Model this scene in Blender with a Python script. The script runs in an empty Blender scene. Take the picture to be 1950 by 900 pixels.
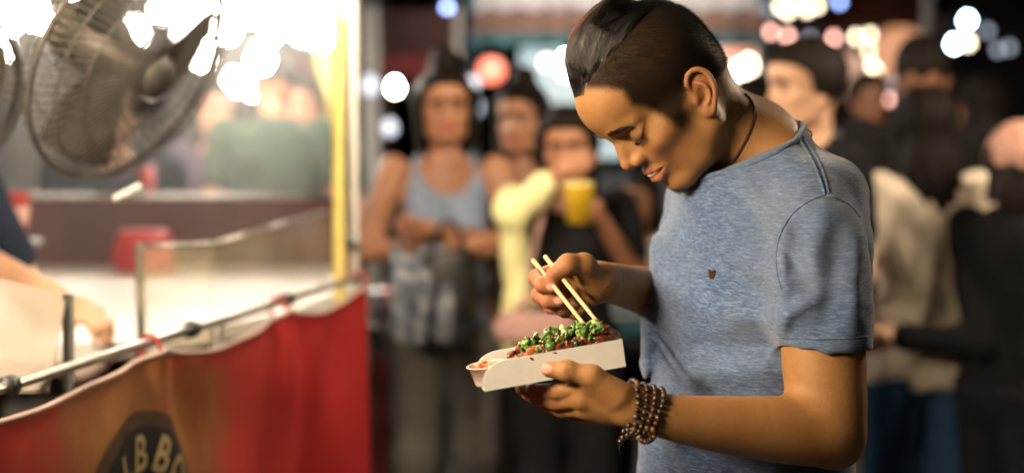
import bpy, math, random
import numpy as np
from mathutils import Vector, Matrix

random.seed(7)
RNG = np.random.default_rng(11)
SC = bpy.context.scene
COL = SC.collection
R = math.radians

# ------------------------------------------------------------------ camera
CAMH, PITCH, F = 1.52, R(4.65), 50 / 36 * 1950
FWD = np.array([0, math.cos(PITCH), -math.sin(PITCH)])
UPV = np.array([0, math.sin(PITCH), math.cos(PITCH)])
RGT = np.array([1.0, 0, 0])
CAM = np.array([0, 0, CAMH])
cam = bpy.data.cameras.new('camera')
cam.lens, cam.sensor_width, cam.sensor_fit = 50, 36, 'HORIZONTAL'
cam.clip_start, cam.clip_end = 0.05, 500
cam.dof.use_dof = True
cam.dof.focus_distance = 1.77
cam.dof.aperture_fstop = 1.7
camo = bpy.data.objects.new('camera', cam)
COL.objects.link(camo)
camo.location = CAM
camo.rotation_euler = (R(90) - PITCH, 0, 0)
SC.camera = camo

# ------------------------------------------------------------------ world, exposure
wd = bpy.data.worlds.new('World')
SC.world = wd
wd.use_nodes = True
wn = wd.node_tree
sky = wn.nodes.new('ShaderNodeTexSky')
sky.sky_type = 'NISHITA'
sky.sun_disc = False
sky.sun_elevation = R(-6)
sky.sun_rotation = R(200)
bg = wn.nodes['Background']
bg.inputs['Strength'].default_value = 0.12
wn.links.new(sky.outputs[0], bg.inputs['Color'])
SC.view_settings.view_transform = 'Standard'
SC.view_settings.look = 'None'
SC.view_settings.exposure = 0.28
SC.view_settings.gamma = 1.0
SC.view_settings.use_curve_mapping = False
SC.render.engine = 'CYCLES'
SC.cycles.use_denoising = True
SC.cycles.denoiser = 'OPENIMAGEDENOISE'
SC.cycles.use_adaptive_sampling = False
SC.cycles.max_bounces = 7
SC.cycles.diffuse_bounces = 3
SC.cycles.glossy_bounces = 3
SC.cycles.transmission_bounces = 6
SC.cycles.transparent_max_bounces = 8
SC.cycles.sample_clamp_indirect = 4.0
SC.cycles.sample_clamp_direct = 40.0
SC.cycles.caustics_reflective = False
SC.cycles.caustics_refractive = False

# ------------------------------------------------------------------ small maths
def px(x, y, d):
    """view-aligned point (right, depth, up) for a photograph pixel at a depth"""
    return np.array([(x - 975) / F * d, d, -(y - 450) / F * d])

def c2w(p):
    p = np.asarray(p, float)
    return CAM + p[..., 0:1] * RGT + p[..., 1:2] * FWD + p[..., 2:3] * UPV

def W(x, y, d):
    return c2w(px(x, y, d))

def Wz(x, y, z):
    """world point on the pixel's ray at world height z"""
    r = c2w(px(x, y, 1.0)) - CAM
    t = (z - CAMH) / r[2]
    return CAM + r * t

def unit(v):
    v = np.asarray(v, float)
    return v / np.linalg.norm(v)

# ------------------------------------------------------------------ signed distance shapes
def ell(P, c, r):
    q = (P - np.asarray(c)) / np.asarray(r)
    k0 = np.sqrt((q * q).sum(-1))
    q2 = q / np.asarray(r)
    k1 = np.sqrt((q2 * q2).sum(-1)) + 1e-9
    return k0 * (k0 - 1) / k1

def cap(P, a, b, ra, rb=None):
    rb = ra if rb is None else rb
    a = np.asarray(a, float); b = np.asarray(b, float)
    ab = b - a
    t = np.clip(((P - a) @ ab) / max(ab @ ab, 1e-12), 0, 1)
    return np.sqrt(((P - a - t[:, None] * ab) ** 2).sum(-1)) - (ra + (rb - ra) * t)

def sph(P, c, r):
    return np.sqrt(((P - np.asarray(c)) ** 2).sum(-1)) - r

def smin(a, b, k):
    h = np.clip(0.5 + 0.5 * (b - a) / k, 0, 1)
    return b + (a - b) * h - k * h * (1 - h)

def smax(a, b, k):
    return -smin(-a, -b, k)

def chain(P, pts, rad, k=0.006):
    d = None
    for i in range(len(pts) - 1):
        e = cap(P, pts[i], pts[i + 1], rad[i], rad[i + 1])
        d = e if d is None else smin(d, e, k)
    return d

def sstep(a, b, x):
    t = np.clip((x - a) / (b - a), 0, 1)
    return t * t * (3 - 2 * t)

def polish(f, V, n=2, e=4e-4):
    for _ in range(n):
        d = f(V)
        g = np.stack([(f(V + o) - f(V - o)) / (2 * e) for o in np.eye(3) * e], 1)
        g2 = (g * g).sum(1) + 1e-6
        st = np.clip(d / g2, -.004, .004)
        V = V - st[:, None] * g
    return V

def sdf_mesh(f, lo, hi, h, newton=1, B=8):
    """surface nets on a block-sparse grid; returns vertices and quads"""
    lo = np.asarray(lo, float); hi = np.asarray(hi, float)
    nb = np.maximum(np.ceil((hi - lo) / (h * B)).astype(int), 1)
    n = nb * B
    ci = np.stack(np.meshgrid(*[np.arange(k) for k in nb], indexing='ij'), -1).reshape(-1, 3)
    cc = lo + (ci * B + (B - 1) / 2) * h
    fc = f(cc)
    act = np.abs(fc) < h * B * 0.5 * 1.75 * 1.5 + h
    v = np.empty(n, np.float32)
    vb = v.reshape(nb[0], B, nb[1], B, nb[2], B)
    vb[:] = np.sign(fc).reshape(nb)[:, None, :, None, :, None] * h * B
    loc = np.stack(np.meshgrid(*[np.arange(B)] * 3, indexing='ij'), -1).reshape(-1, 3)
    A = ci[act]
    for s in range(0, len(A), 1500):
        a = A[s:s + 1500]
        pts = lo + (a[:, None, :] * B + loc[None]) * h
        val = f(pts.reshape(-1, 3)).reshape(-1, B, B, B)
        vb[a[:, 0], :, a[:, 1], :, a[:, 2], :] = val
    s = v < 0
    t = s.view(np.int8)
    c = np.zeros(n - 1, np.int8)
    offs = [(i, j, k) for i in (0, 1) for j in (0, 1) for k in (0, 1)]
    for i, j, k in offs:
        c += t[i:n[0] - 1 + i, j:n[1] - 1 + j, k:n[2] - 1 + k]
    am = (c > 0) & (c < 8)
    I = np.argwhere(am)
    idx = np.full(am.shape, -1, np.int32)
    idx[am] = np.arange(len(I))
    vals = np.stack([v[I[:, 0] + i, I[:, 1] + j, I[:, 2] + k] for i, j, k in offs], 1)
    pos = np.zeros((len(I), 3)); cnt = np.zeros(len(I))
    for a in range(8):
        for b in range(a + 1, 8):
            oa, ob = np.array(offs[a]), np.array(offs[b])
            if np.abs(oa - ob).sum() != 1:
                continue
            m = (vals[:, a] < 0) != (vals[:, b] < 0)
            tt = vals[m, a] / (vals[m, a] - vals[m, b])
            pos[m] += oa + tt[:, None] * (ob - oa)
            cnt[m] += 1
    V = lo + (I + pos / cnt[:, None]) * h
    quads = []
    for ax in range(3):
        b1, b2 = (ax + 1) % 3, (ax + 2) % 3
        sa = np.moveaxis(s, (ax, b1, b2), (0, 1, 2))
        ia = np.moveaxis(idx, (ax, b1, b2), (0, 1, 2))
        e = np.argwhere(sa[:-1, 1:-1, 1:-1] != sa[1:, 1:-1, 1:-1])
        if not len(e):
            continue
        i, j, k = e[:, 0], e[:, 1] + 1, e[:, 2] + 1
        q = np.stack([ia[i, j - 1, k - 1], ia[i, j, k - 1], ia[i, j, k], ia[i, j - 1, k]], 1)
        flip = ~sa[i, j, k]
        q[flip] = q[flip][:, ::-1]
        quads.append(q)
    Q = np.concatenate(quads)
    if newton:
        V = polish(f, V, newton)
    return V, Q

# ------------------------------------------------------------------ mesh objects
def new_obj(name, data, parent=None, mat=None, **props):
    o = bpy.data.objects.new(name, data)
    COL.objects.link(o)
    if mat is not None:
        data.materials.append(mat)
    if parent is not None:
        o.parent = parent
        o.matrix_parent_inverse = parent.matrix_basis.inverted()
    for k, v in props.items():
        o[k] = v
    return o

def raw_mesh(name, V, Fc, smooth=True):
    """vertices (n,3) and an (m,k) index array or a list of faces"""
    me = bpy.data.meshes.new(name)
    V = np.asarray(V, np.float32)
    me.vertices.add(len(V))
    me.vertices.foreach_set('co', V.ravel())
    if isinstance(Fc, np.ndarray):
        k = Fc.shape[1]
        flat = Fc.astype(np.int32).ravel()
        starts = np.arange(len(Fc), dtype=np.int32) * k
    else:
        flat = np.array([i for f in Fc for i in f], np.int32)
        ln = np.array([len(f) for f in Fc])
        starts = np.concatenate([[0], np.cumsum(ln)[:-1]]).astype(np.int32)
    me.loops.add(len(flat))
    me.loops.foreach_set('vertex_index', flat)
    me.polygons.add(len(starts))
    me.polygons.foreach_set('loop_start', starts)
    me.polygons.foreach_set('use_smooth', np.full(len(starts), smooth))
    me.update(calc_edges=True)
    return me

def cat_mesh(parts):
    """join (V, quads) lists"""
    Vs, Fs, o = [], [], 0
    for V, Q in parts:
        Vs.append(np.asarray(V)); Fs += [tuple(int(i) + o for i in q) for q in Q]
        o += len(V)
    return np.concatenate(Vs), Fs

def attr(me, name, vals):
    a = me.attributes.new(name, 'FLOAT', 'POINT')
    a.data.foreach_set('value', np.asarray(vals, np.float32))

def empty(name, loc, label=None, category=None, group=None):
    o = bpy.data.objects.new(name, None)
    COL.objects.link(o)
    o.empty_display_size = .05
    o.location = Vector([float(c) for c in loc])
    if label: o['label'] = label
    if category: o['category'] = category
    if group: o['group'] = group
    return o

def tag(o, label, category, group=None):
    o['label'] = label; o['category'] = category
    if group: o['group'] = group
    return o

def frame_of(t):
    t = unit(t)
    a = np.array([0, 0, 1.0]) if abs(t[2]) < .9 else np.array([1.0, 0, 0])
    u = unit(np.cross(a, t)); v = np.cross(t, u)
    return u, v

def tube(pts, r, n=10, closed=False, capends=True):
    """tube with steady frames; r scalar or list"""
    pts = [np.asarray(p, float) for p in pts]
    m = len(pts)
    rr = [r] * m if np.isscalar(r) else list(r)
    V, Fs = [], []
    u = None
    for i in range(m):
        if closed:
            t = pts[(i + 1) % m] - pts[i - 1]
        else:
            t = pts[min(i + 1, m - 1)] - pts[max(i - 1, 0)]
        t = unit(t)
        if u is None:
            u, w = frame_of(t)
        u = unit(u - (u @ t) * t); w = np.cross(t, u)
        for k in range(n):
            a = 2 * math.pi * k / n
            V.append(pts[i] + rr[i] * (math.cos(a) * u + math.sin(a) * w))
    for i in range(m if closed else m - 1):
        for k in range(n):
            a = i * n + k; b = i * n + (k + 1) % n
            c = ((i + 1) % m) * n
            Fs.append((a, b, c + (k + 1) % n, c + k))
    if capends and not closed:
        Fs.append(tuple(range(n))[::-1])
        Fs.append(tuple((m - 1) * n + k for k in range(n)))
    return np.array(V), Fs

def lathe(prof, n=24, cap0=False, cap1=False):
    """(r, z) profile round z"""
    V = [(r * math.cos(2 * math.pi * k / n), r * math.sin(2 * math.pi * k / n), z) for r, z in prof for k in range(n)]
    Fs = []
    for i in range(len(prof) - 1):
        for k in range(n):
            Fs.append((i * n + k, i * n + (k + 1) % n, (i + 1) * n + (k + 1) % n, (i + 1) * n + k))
    if cap0: Fs.append(tuple(range(n))[::-1])
    if cap1: Fs.append(tuple((len(prof) - 1) * n + k for k in range(n)))
    return np.array(V, float), Fs

def box(lo, hi, bev=0.0):
    lo = np.asarray(lo, float); hi = np.asarray(hi, float)
    if not bev:
        V = np.array([[(lo, hi)[i][0], (lo, hi)[j][1], (lo, hi)[k][2]] for i in (0, 1) for j in (0, 1) for k in (0, 1)])
        Fs = [(0, 1, 3, 2), (4, 6, 7, 5), (0, 4, 5, 1), (2, 3, 7, 6), (0, 2, 6, 4), (1, 5, 7, 3)]
        return V, Fs
    V, Fs = [], []
    c = (lo + hi) / 2; hs = (hi - lo) / 2
    ids = {}
    for sx in (-1, 1):
        for sy in (-1, 1):
            for sz in (-1, 1):
                for ax in range(3):
                    s = np.array([sx, sy, sz]) * (hs - bev)
                    s[ax] = (sx, sy, sz)[ax] * hs[ax]
                    ids[sx, sy, sz, ax] = len(V); V.append(c + s)
    def q(*k): Fs.append(tuple(ids[i] for i in k))
    for ax in range(3):
        b, d = (ax + 1) % 3, (ax + 2) % 3
        for s in (-1, 1):
            def key(sb, sd, a=ax):
                z = [0, 0, 0]; z[ax] = s; z[b] = sb; z[d] = sd
                return (*z, a)
            k = [key(-1, -1), key(1, -1), key(1, 1), key(-1, 1)]
            q(*(k if s > 0 else k[::-1]))
        for sb in (-1, 1):
            for sd in (-1, 1):
                def e(sa, a):
                    z = [0, 0, 0]; z[ax] = sa; z[b] = sb; z[d] = sd
                    return (*z, a)
                k = [e(-1, b), e(1, b), e(1, d), e(-1, d)]
                q(*(k if sb * sd < 0 else k[::-1]))
    for sx in (-1, 1):
        for sy in (-1, 1):
            for sz in (-1, 1):
                k = [(sx, sy, sz, 0), (sx, sy, sz, 1), (sx, sy, sz, 2)]
                q(*(k if sx * sy * sz > 0 else k[::-1]))
    return np.array(V), Fs

def spline(pts, n):
    """Catmull-Rom through pts, n samples"""
    P = np.asarray(pts, float)
    P = np.vstack([2 * P[0] - P[1], P, 2 * P[-1] - P[-2]])
    out = []
    m = len(P) - 3
    for s in np.linspace(0, m - 1e-9, n):
        i = int(s); t = s - i
        a, b, c, d = P[i:i + 4]
        out.append(.5 * (2 * b + (c - a) * t + (2 * a - 5 * b + 4 * c - d) * t * t + (3 * b - a - 3 * c + d) * t ** 3))
    return np.array(out)

def part(name, VF, mat, parent=None, smooth=True, **props):
    V, Fs = VF
    return new_obj(name, raw_mesh(name, V, Fs, smooth), parent, mat, **props)

def strands(name, P, rad, mat, parent=None):
    """P (k, n, 3) world positions; rad (n,) or (k, n)"""
    k, n, _ = P.shape
    cu = bpy.data.hair_curves.new(name)
    cu.add_curves([n] * k)
    cu.points.foreach_set('position', P.astype(np.float32).ravel())
    rr = np.broadcast_to(rad, (k, n)).astype(np.float32).ravel()
    a = cu.attributes.get('radius') or cu.attributes.new('radius', 'FLOAT', 'POINT')
    a.data.foreach_set('value', rr)
    return new_obj(name, cu, parent, mat)

# ------------------------------------------------------------------ materials
class NT:
    def __init__(s, name):
        s.m = bpy.data.materials.new(name); s.m.use_nodes = True
        s.t = s.m.node_tree
        s.b = s.t.nodes['Principled BSDF']
    def n(s, typ, **kw):
        x = s.t.nodes.new('ShaderNode' + typ)
        for k, v in kw.items():
            if k.startswith('i_'):
                key = k[2:]
                key = int(key) if key.isdigit() else key.replace('_', ' ')
                s.put(x.inputs[key], v)
            else:
                setattr(x, k, v)
        return x
    def put(s, sock, v):
        if isinstance(v, bpy.types.NodeSocket):
            s.t.links.new(v, sock)
        elif isinstance(v, bpy.types.Node):
            s.t.links.new(v.outputs[0], sock)
        else:
            if hasattr(sock.default_value, '__len__') and not hasattr(v, '__len__'):
                v = (v,) * len(sock.default_value)
            if hasattr(v, '__len__') and len(v) == 3 and len(sock.default_value) == 4:
                v = (*v, 1)
            sock.default_value = v
    def set(s, **kw):
        for k, v in kw.items():
            s.put(s.b.inputs[k.replace('_', ' ')], v)
        return s
    def mix(s, fac, a, b, mode='MIX'):
        x = s.t.nodes.new('ShaderNodeMix'); x.data_type = 'RGBA'; x.blend_type = mode
        s.put(x.inputs[0], fac); s.put(x.inputs[6], a); s.put(x.inputs[7], b)
        return x.outputs[2]
    def math(s, op, a, b=0.0, clamp=False):
        x = s.t.nodes.new('ShaderNodeMath'); x.operation = op; x.use_clamp = clamp
        s.put(x.inputs[0], a); s.put(x.inputs[1], b)
        return x.outputs[0]
    def coord(s, scale=(1, 1, 1), out='Object'):
        c = s.n('TexCoord'); mp = s.n('Mapping')
        s.t.links.new(c.outputs[out], mp.inputs[0]); mp.inputs['Scale'].default_value = scale
        return mp.outputs[0]
    def noise(s, scale, detail=3, rough=.5, vec=None, out=0):
        x = s.n('TexNoise', i_Scale=scale, i_Detail=detail, i_Roughness=rough)
        if vec is not None: s.t.links.new(vec, x.inputs['Vector'])
        else: s.t.links.new(s.coord(), x.inputs['Vector'])
        return x.outputs[out]
    def ramp(s, fac, *stops):
        x = s.t.nodes.new('ShaderNodeValToRGB')
        s.put(x.inputs[0], fac)
        e = x.color_ramp.elements
        while len(e) < len(stops): e.new(.5)
        for q, (p, c) in zip(e, stops):
            q.position = p
            q.color = (*c, 1) if hasattr(c, '__len__') else (c, c, c, 1)
        return x.outputs[0]
    def bump(s, h, strength=.3, dist=.001):
        x = s.n('Bump', i_Strength=strength, i_Distance=dist)
        s.put(x.inputs['Height'], h)
        s.t.links.new(x.outputs[0], s.b.inputs['Normal'])
        return s
    def attr(s, name):
        x = s.n('Attribute', attribute_name=name)
        return x.outputs['Fac']

def simple(name, col, rough=.6, metal=0.0, vary=.15, scale=20, bump=0.0, **kw):
    """painted, woven or cast surface with mottled colour and roughness"""
    t = NT(name)
    nz = t.noise(scale, 5, .6)
    dark = tuple(c * (1 - vary) for c in col); lite = tuple(min(c * (1 + vary), 1) for c in col)
    t.set(Base_Color=t.ramp(nz, (.3, dark), (.7, lite)), Metallic=metal)
    t.set(Roughness=t.ramp(nz, (.3, max(rough - .08, .02)), (.7, min(rough + .08, 1))), **kw)
    if bump: t.bump(t.noise(scale * 8, 3), bump, .002)
    return t.m

def glow(name, col, strength):
    t = NT(name)
    t.set(Base_Color=(.8, .8, .8), Emission_Color=col, Emission_Strength=strength, Roughness=.4)
    return t.m
# ================================================================== the man
HYAW, HPIT, HROLL, HS = R(17), R(48), R(2), 0.985
HO = px(1283, 190, 1.90)
_f0 = np.array([-math.cos(HYAW), -math.sin(HYAW), 0]); _l0 = np.array([math.sin(HYAW), -math.cos(HYAW), 0]); _u0 = np.array([0, 0, 1.0])
HF = _f0 * math.cos(HPIT) - _u0 * math.sin(HPIT)
_u1 = _u0 * math.cos(HPIT) + _f0 * math.sin(HPIT)
HL = _l0 * math.cos(HROLL) + _u1 * math.sin(HROLL)
HU = _u1 * math.cos(HROLL) - _l0 * math.sin(HROLL)
HM = np.stack([HF, HL, HU])            # rows: canonical axes in view frame

def h2c(p): return HO + HS * (np.asarray(p, float) @ HM)
def c2h(p): return ((p - HO) @ HM.T) / HS

EAR_U = unit([-.36, .03, 1]); EAR_V = unit([-1, .42, -.15]); EAR_V = unit(EAR_V - (EAR_V @ EAR_U) * EAR_U)
EAR_N = np.cross(EAR_U, EAR_V); EAR_N = EAR_N if EAR_N[1] > 0 else -EAR_N
EAR_O = np.array([.004, .0705, -.004])

def ear_sdf(P):
    q = P - EAR_O
    e = np.stack([q @ EAR_V, q @ EAR_U, q @ EAR_N], 1) / .96          # back, up, out
    def c3(v, u, n): return (v, u, n)
    plate = ell(e, (.013, .006, .0), (.0185, .030, .0042))
    plate = smin(plate, ell(e, (.010, -.022, .001), (.0105, .0115, .0045)), .006)
    d = plate
    rim = spline([(.004, .004, .001), (-.001, .012, .004), (-.001, .022, .006), (.006, .0325, .0065), (.017, .0345, .0065), (.0275, .027, .0065),
                  (.0315, .012, .0065), (.029, -.004, .006), (.0225, -.016, .005), (.016, -.027, .003)], 30)
    rr = np.interp(np.linspace(0, 1, 30), [0, .2, .45, .7, 1], [.0026, .0034, .0040, .0037, .0040])
    anti = spline([(.014, -.0125, .005), (.0205, -.006, .006), (.0215, .004, .0065), (.018, .012, .006), (.010, .0185, .004)], 16)
    d = smin(d, chain(e, anti, np.linspace(.0036, .0024, 16), 1e-5), .003)
    concha = ell(e, (.0105, -.001, .0062), (.0082, .0105, .0085))
    d = smax(d, -concha, .003)
    d = smax(d, -ell(e, (.009, -.0035, .001), (.0035, .006, .0075)), .002)
    d = smax(d, -ell(e, (.0095, .0255, .0055), (.0085, .0038, .0035)), .002)
    d = smax(d, -chain(e, spline([(.0255, .018, .0058), (.0265, .007, .006), (.0245, -.005, .006)], 4), [.0022] * 4, .002), .002)
    d = smin(d, chain(e, rim, rr, 1e-5), .002)
    d = smin(d, ell(e, (.0005, -.004, .0035), (.0045, .0065, .0055)), .004)      # tragus
    d = smin(d, ell(e, (.0135, -.0145, .004), (.0042, .0036, .0038)), .003)     # antitragus
    d = smin(d, ell(e, (.011, -.0245, .002), (.0085, .0085, .0046)), .004)      # lobe
    return d

def skull_sdf(P):
    """bare cranium, for hair"""
    Q = P.copy(); Q[:, 1] = np.abs(Q[:, 1])
    d = ell(Q, (.004, 0, .053), (.096, .0745, .087))
    d = smin(d, ell(Q, (-.021, 0, .056), (.074, .0770, .073)), .02)
    d = smin(d, ell(Q, (.055, 0, .064), (.0525, .060, .049)), .02)
    return d

EYE = np.array([.0752, .0325, .0165])
def head_sdf(P, ears=True):
    Q = P.copy(); Q[:, 1] = np.abs(Q[:, 1])
    d = skull_sdf(P)
    d = smin(d, ell(Q, (-.045, 0, .005), (.042, .056, .045)), .03)                      # occiput
    d = smin(d, ell(Q, (.034, 0, -.012), (.054, .058, .066)), .025)                     # face core
    d = smin(d, ell(Q, (.056, .040, -.010), (.026, .0215, .018)), .022)                 # cheekbone
    d = smin(d, cap(Q, (.045, .053, -.001), (.006, .064, -.001), .009, .008), .024)     # zygomatic arch
    d = smin(d, chain(Q, [(.066, .015, -.075), (.040, .039, -.0675), (.010, .0515, -.0475), (-.004, .057, -.01)], [.0185, .0160, .0160, .0150], .02), .021)
    d = smin(d, ell(Q, (.038, .039, -.042), (.028, .0175, .028)), .018)                 # cheek
    d = smin(d, ell(Q, (.062, .026, -.020), (.020, .0140, .016)), .016)
    d = smin(d, ell(Q, (.070, 0, -.040), (.0275, .030, .030)), .016)                     # muzzle
    d = smin(d, ell(Q, (.0765, 0, -.076), (.0165, .0195, .0150)), .014)                 # chin
    d0, m = d, (Q[:, 0] > .045) & (Q[:, 2] < .075)
    Q0, Q, d = Q, Q[m], d[m]
    d = smin(d, chain(Q, [(.0915, .006, .0335), (.0892, .025, .0370), (.0745, .046, .0335)], [.0088, .0088, .0074], .008), .012)   # brow
    d = smax(d, -ell(Q, (.1010, .0330, .0190), (.0130, .0190, .0100)), .015)            # eye hollow
    # lids over the eyeball, gaze cast down
    edge = (Q - EYE) @ unit([.45, 0, 1.0]) + .0045 - 14.0 * (Q[:, 1] - EYE[1]) ** 2        # above the upper lid's edge = positive
    rl = .0128 + .0016 * sstep(-.0006, .0006, edge)
    lid = np.sqrt((((Q - EYE) * np.array([1, .74, 1])) ** 2).sum(-1)) - rl
    d = smin(d, lid, .0055)
    # nose
    nose = chain(Q, [(.0925, 0, .0265), (.1000, 0, .008), (.1095, 0, -.0085)], [.0078, .0078, .0098], .010)
    nose = smin(nose, cap(Q, (.086, .008, .012), (.092, .013, -.010), .0055, .0085), .012)
    nose = smin(nose, ell(Q, (.0965, .0125, -.0145), (.0125, .0085, .0082)), .0055)
    nose = smin(nose, ell(Q, (.1035, 0, -.0165), (.0085, .0045, .0055)), .005)
    d = smin(d, nose, .0085)
    d = smax(d, -ell(Q, (.1015, .0080, -.0225), (.0062, .0036, .0050)), .0028)
    # mouth
    ul = chain(Q, [(.0985, 0, -.0372), (.0968, .007, -.0366), (.0920, .0165, -.0392), (.0815, .0272, -.0418)], [.0046, .0048, .0040, .002], .004)
    ll = chain(Q, [(.0955, 0, -.0535), (.0938, .009, -.0523), (.0878, .0180, -.0485), (.0810, .0270, -.0428)], [.0066, .0064, .0048, .002], .004)
    d = smin(d, ul, .0050)
    d = smin(d, ll, .0042)
    sl = chain(Q, [(.1060, 0, -.0448), (.1025, .010, -.0446), (.0930, .0190, -.0436), (.0820, .0282, -.0424)], [.0042, .0038, .0024, .0012], .001)
    d = smax(d, -sl, .0014)
    d = smax(d, -ell(Q, (.106, 0, -.0275), (.0055, .0030, .008)), .004)                 # philtrum
    d = smax(d, -ell(Q, (.1045, 0, -.0640), (.0105, .018, .0055)), .007)                # under the lip
    d0[m] = d
    d, Q = d0, Q0
    if ears:
        m = ((Q - np.array([-.012, .078, .004])) ** 2).sum(1) < .07 ** 2
        if m.any():
            d[m] = smin(d[m], ear_sdf(Q[m]), .0035)
    return d

def limb(P, pts, rad, n=18):
    """smooth tapered limb through pts"""
    pr = spline(np.hstack([np.asarray(pts), np.asarray(rad)[:, None]]), n)
    k = .006; acc = np.zeros(len(P)); dm = np.full(len(P), 9.0); ds = []
    for i in range(n - 1):
        e = cap(P, pr[i, :3], pr[i + 1, :3], pr[i, 3], pr[i + 1, 3])
        ds.append(e); dm = np.minimum(dm, e)
    for e in ds:
        acc += np.exp(-(e - dm) / k)
    return dm - k * np.log(acc) + k * 1.15

# joints in view space (pixel, pixel, depth)
NECK0, NECK1 = px(1428, 285, 1.93), px(1332, 205, 1.915)
TC = px(1438, 520, 1.93)                      # torso centre at chest height
BYAW = R(30)
BF = np.array([-math.cos(BYAW), -math.sin(BYAW), 0]); BL = np.array([math.sin(BYAW), -math.cos(BYAW), 0])
SHL, ELL_, WRL = px(1545, 420, 1.80), px(1588, 822, 1.735), px(1222, 778, 1.665)
SHR, ELR, WRR = px(1332, 385, 2.07), px(1302, 600, 2.16), px(1150, 537, 1.868)

def torso_sdf(P, g=0.0):
    """stack of ellipses facing BF"""
    q = P - TC
    x = q @ BF; y = q @ BL; z = q[:, 2]
    #        height  fore-shift  half depth  half width
    T = np.array([[.30, -.020, .060, .075], [.20, -.030, .066, .100], [.13, -.026, .084, .138], [.05, -.010, .102, .160], [-.05, .004, .103, .160],
                  [-.15, .012, .100, .155], [-.25, .022, .103, .155], [-.36, .030, .113, .162], [-.50, .032, .120, .170]])[::-1]
    c = np.interp(z, T[:, 0], T[:, 1]); a = np.interp(z, T[:, 0], T[:, 2]) + g; b = np.interp(z, T[:, 0], T[:, 3]) + g
    n = 2.35
    k = ((np.abs(x - c) / a) ** n + (np.abs(y) / b) ** n + 1e-9) ** (1 / n)
    d = (k - 1) * np.minimum(a, b) * .95
    d = smax(d, np.abs(z + .18) - .33 - g, .05)
    return d

def neck_sdf(P, g=0.0):
    d = cap(P, NECK0, NECK1, .060 + g, .0545 + g)
    d = smin(d, cap(P, px(1448, 272, 1.96), px(1540, 335, 1.84), .040 + g, .026 + g), .05)      # trapezius near
    d = smin(d, cap(P, px(1420, 262, 1.97), px(1330, 330, 2.05), .040 + g, .030 + g), .05)
    return d

# ---- near (left) arm and hand, palm under the tray
LF = {'index':  [(1122, 733, 1.668), (1062, 744, 1.690), (1018, 744, 1.720), (992, 739, 1.742)],
      'middle': [(1112, 758, 1.676), (1058, 764, 1.703), (1022, 757, 1.735), (1004, 750, 1.758)],
      'ring':   [(1116, 777, 1.690), (1070, 779, 1.716), (1038, 769, 1.745), (1024, 760, 1.766)],
      'little': [(1136, 790, 1.704), (1098, 790, 1.728), (1070, 781, 1.750), (1056, 773, 1.764)]}
LFR = {'index': (.0118, .0100, .0088, .0075), 'middle': (.0120, .0102, .0090, .0076), 'ring': (.0115, .0096, .0085, .0072), 'little': (.0105, .0085, .0075, .0064)}
LT = [(1178, 752, 1.655), (1128, 716, 1.650), (1080, 706, 1.655), (1046, 703, 1.661)]
LTR = (.0165, .0128, .0112, .0092)

def larm_sdf(P):
    d = limb(P, [SHL, px(1566, 560, 1.765), px(1568, 690, 1.75), px(1580, 812, 1.738)], [.053, .0515, .049, .0455])
    fo = limb(P, [px(1582, 824, 1.738), px(1500, 818, 1.718), px(1380, 808, 1.695), px(1282, 795, 1.676), px(1205, 775, 1.668)],
              [.0395, .0405, .0345, .0265, .0232])
    d = smin(d, fo, .020)
    d = smin(d, sph(P, px(1596, 848, 1.748), .022), .03)                                       # elbow point
    d = smax(d, -cap(P, px(1500, 741, 1.668), px(1538, 782, 1.688), .0010, .0008), .0045)       # fold of the elbow
    d0, mk = d, P[:, 0] < px(1250, 0, 1.66)[0]
    P, d = P[mk], d[mk]
    # palm
    w = px(1205, 772, 1.668)
    hand = None
    for k, j in LF.items():
        m = px(*j[0])
        e = cap(P, w + (m - w) * .12, m, .0185, LFR[k][0] + .0015)
        hand = e if hand is None else smin(hand, e, .012)
    hand = smin(hand, ell(P, px(1158, 762, 1.688), (.030, .016, .022)), .015)
    for k, j in LF.items():
        f = chain(P, [px(*a) for a in j], LFR[k], .004)
        f = smin(f, sph(P, px(*j[0]) + np.array([0, -.004, .001]), LFR[k][0] * .86), .006)
        hand = smin(hand, f, .0045)
    hand = smin(hand, cap(P, px(1168, 748, 1.660), px(1136, 733, 1.660), .013, .011), .012)     # web of the thumb
    th = chain(P, [px(*a) for a in LT], LTR, .006)
    th = smin(th, sph(P, px(1081, 705, 1.652), .0108), .006)
    th = smax(th, -cap(P, px(1071, 697, 1.641), px(1070, 714, 1.642), .0006), .0012)
    th = smax(th, -cap(P, px(1078, 696, 1.640), px(1077, 716, 1.641), .0006), .0012)
    th = smax(th, -cap(P, px(1085, 697, 1.640), px(1084, 715, 1.641), .0006), .0012)
    d = smin(d, hand, .014)
    d0[mk] = smin(d, th, .009)
    return d0

# ---- far (right) hand closing on the chopsticks
RF = {'index':  [(1094, 503, 1.876), (1022, 528, 1.852), (1033, 543, 1.824), (1052, 547, 1.819)],
      'middle': [(1100, 524, 1.884), (1028, 561, 1.862), (1044, 572, 1.830), (1066, 573, 1.826)],
      'ring':   [(1104, 545, 1.886), (1050, 583, 1.868), (1070, 588, 1.842), (1096, 574, 1.836)],
      'little': [(1110, 562, 1.884), (1076, 592, 1.868), (1094, 596, 1.848), (1112, 584, 1.842)]}
RFR = {'index': (.0118, .0105, .0098, .0082), 'middle': (.0118, .0105, .0098, .0084), 'ring': (.0112, .0098, .0090, .0078), 'little': (.0102, .0086, .0078, .0068)}
RT = [(1134, 536, 1.858), (1112, 505, 1.836), (1082, 503, 1.822), (1054, 523, 1.820)]
RTR = (.0185, .0148, .0125, .0102)

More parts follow.
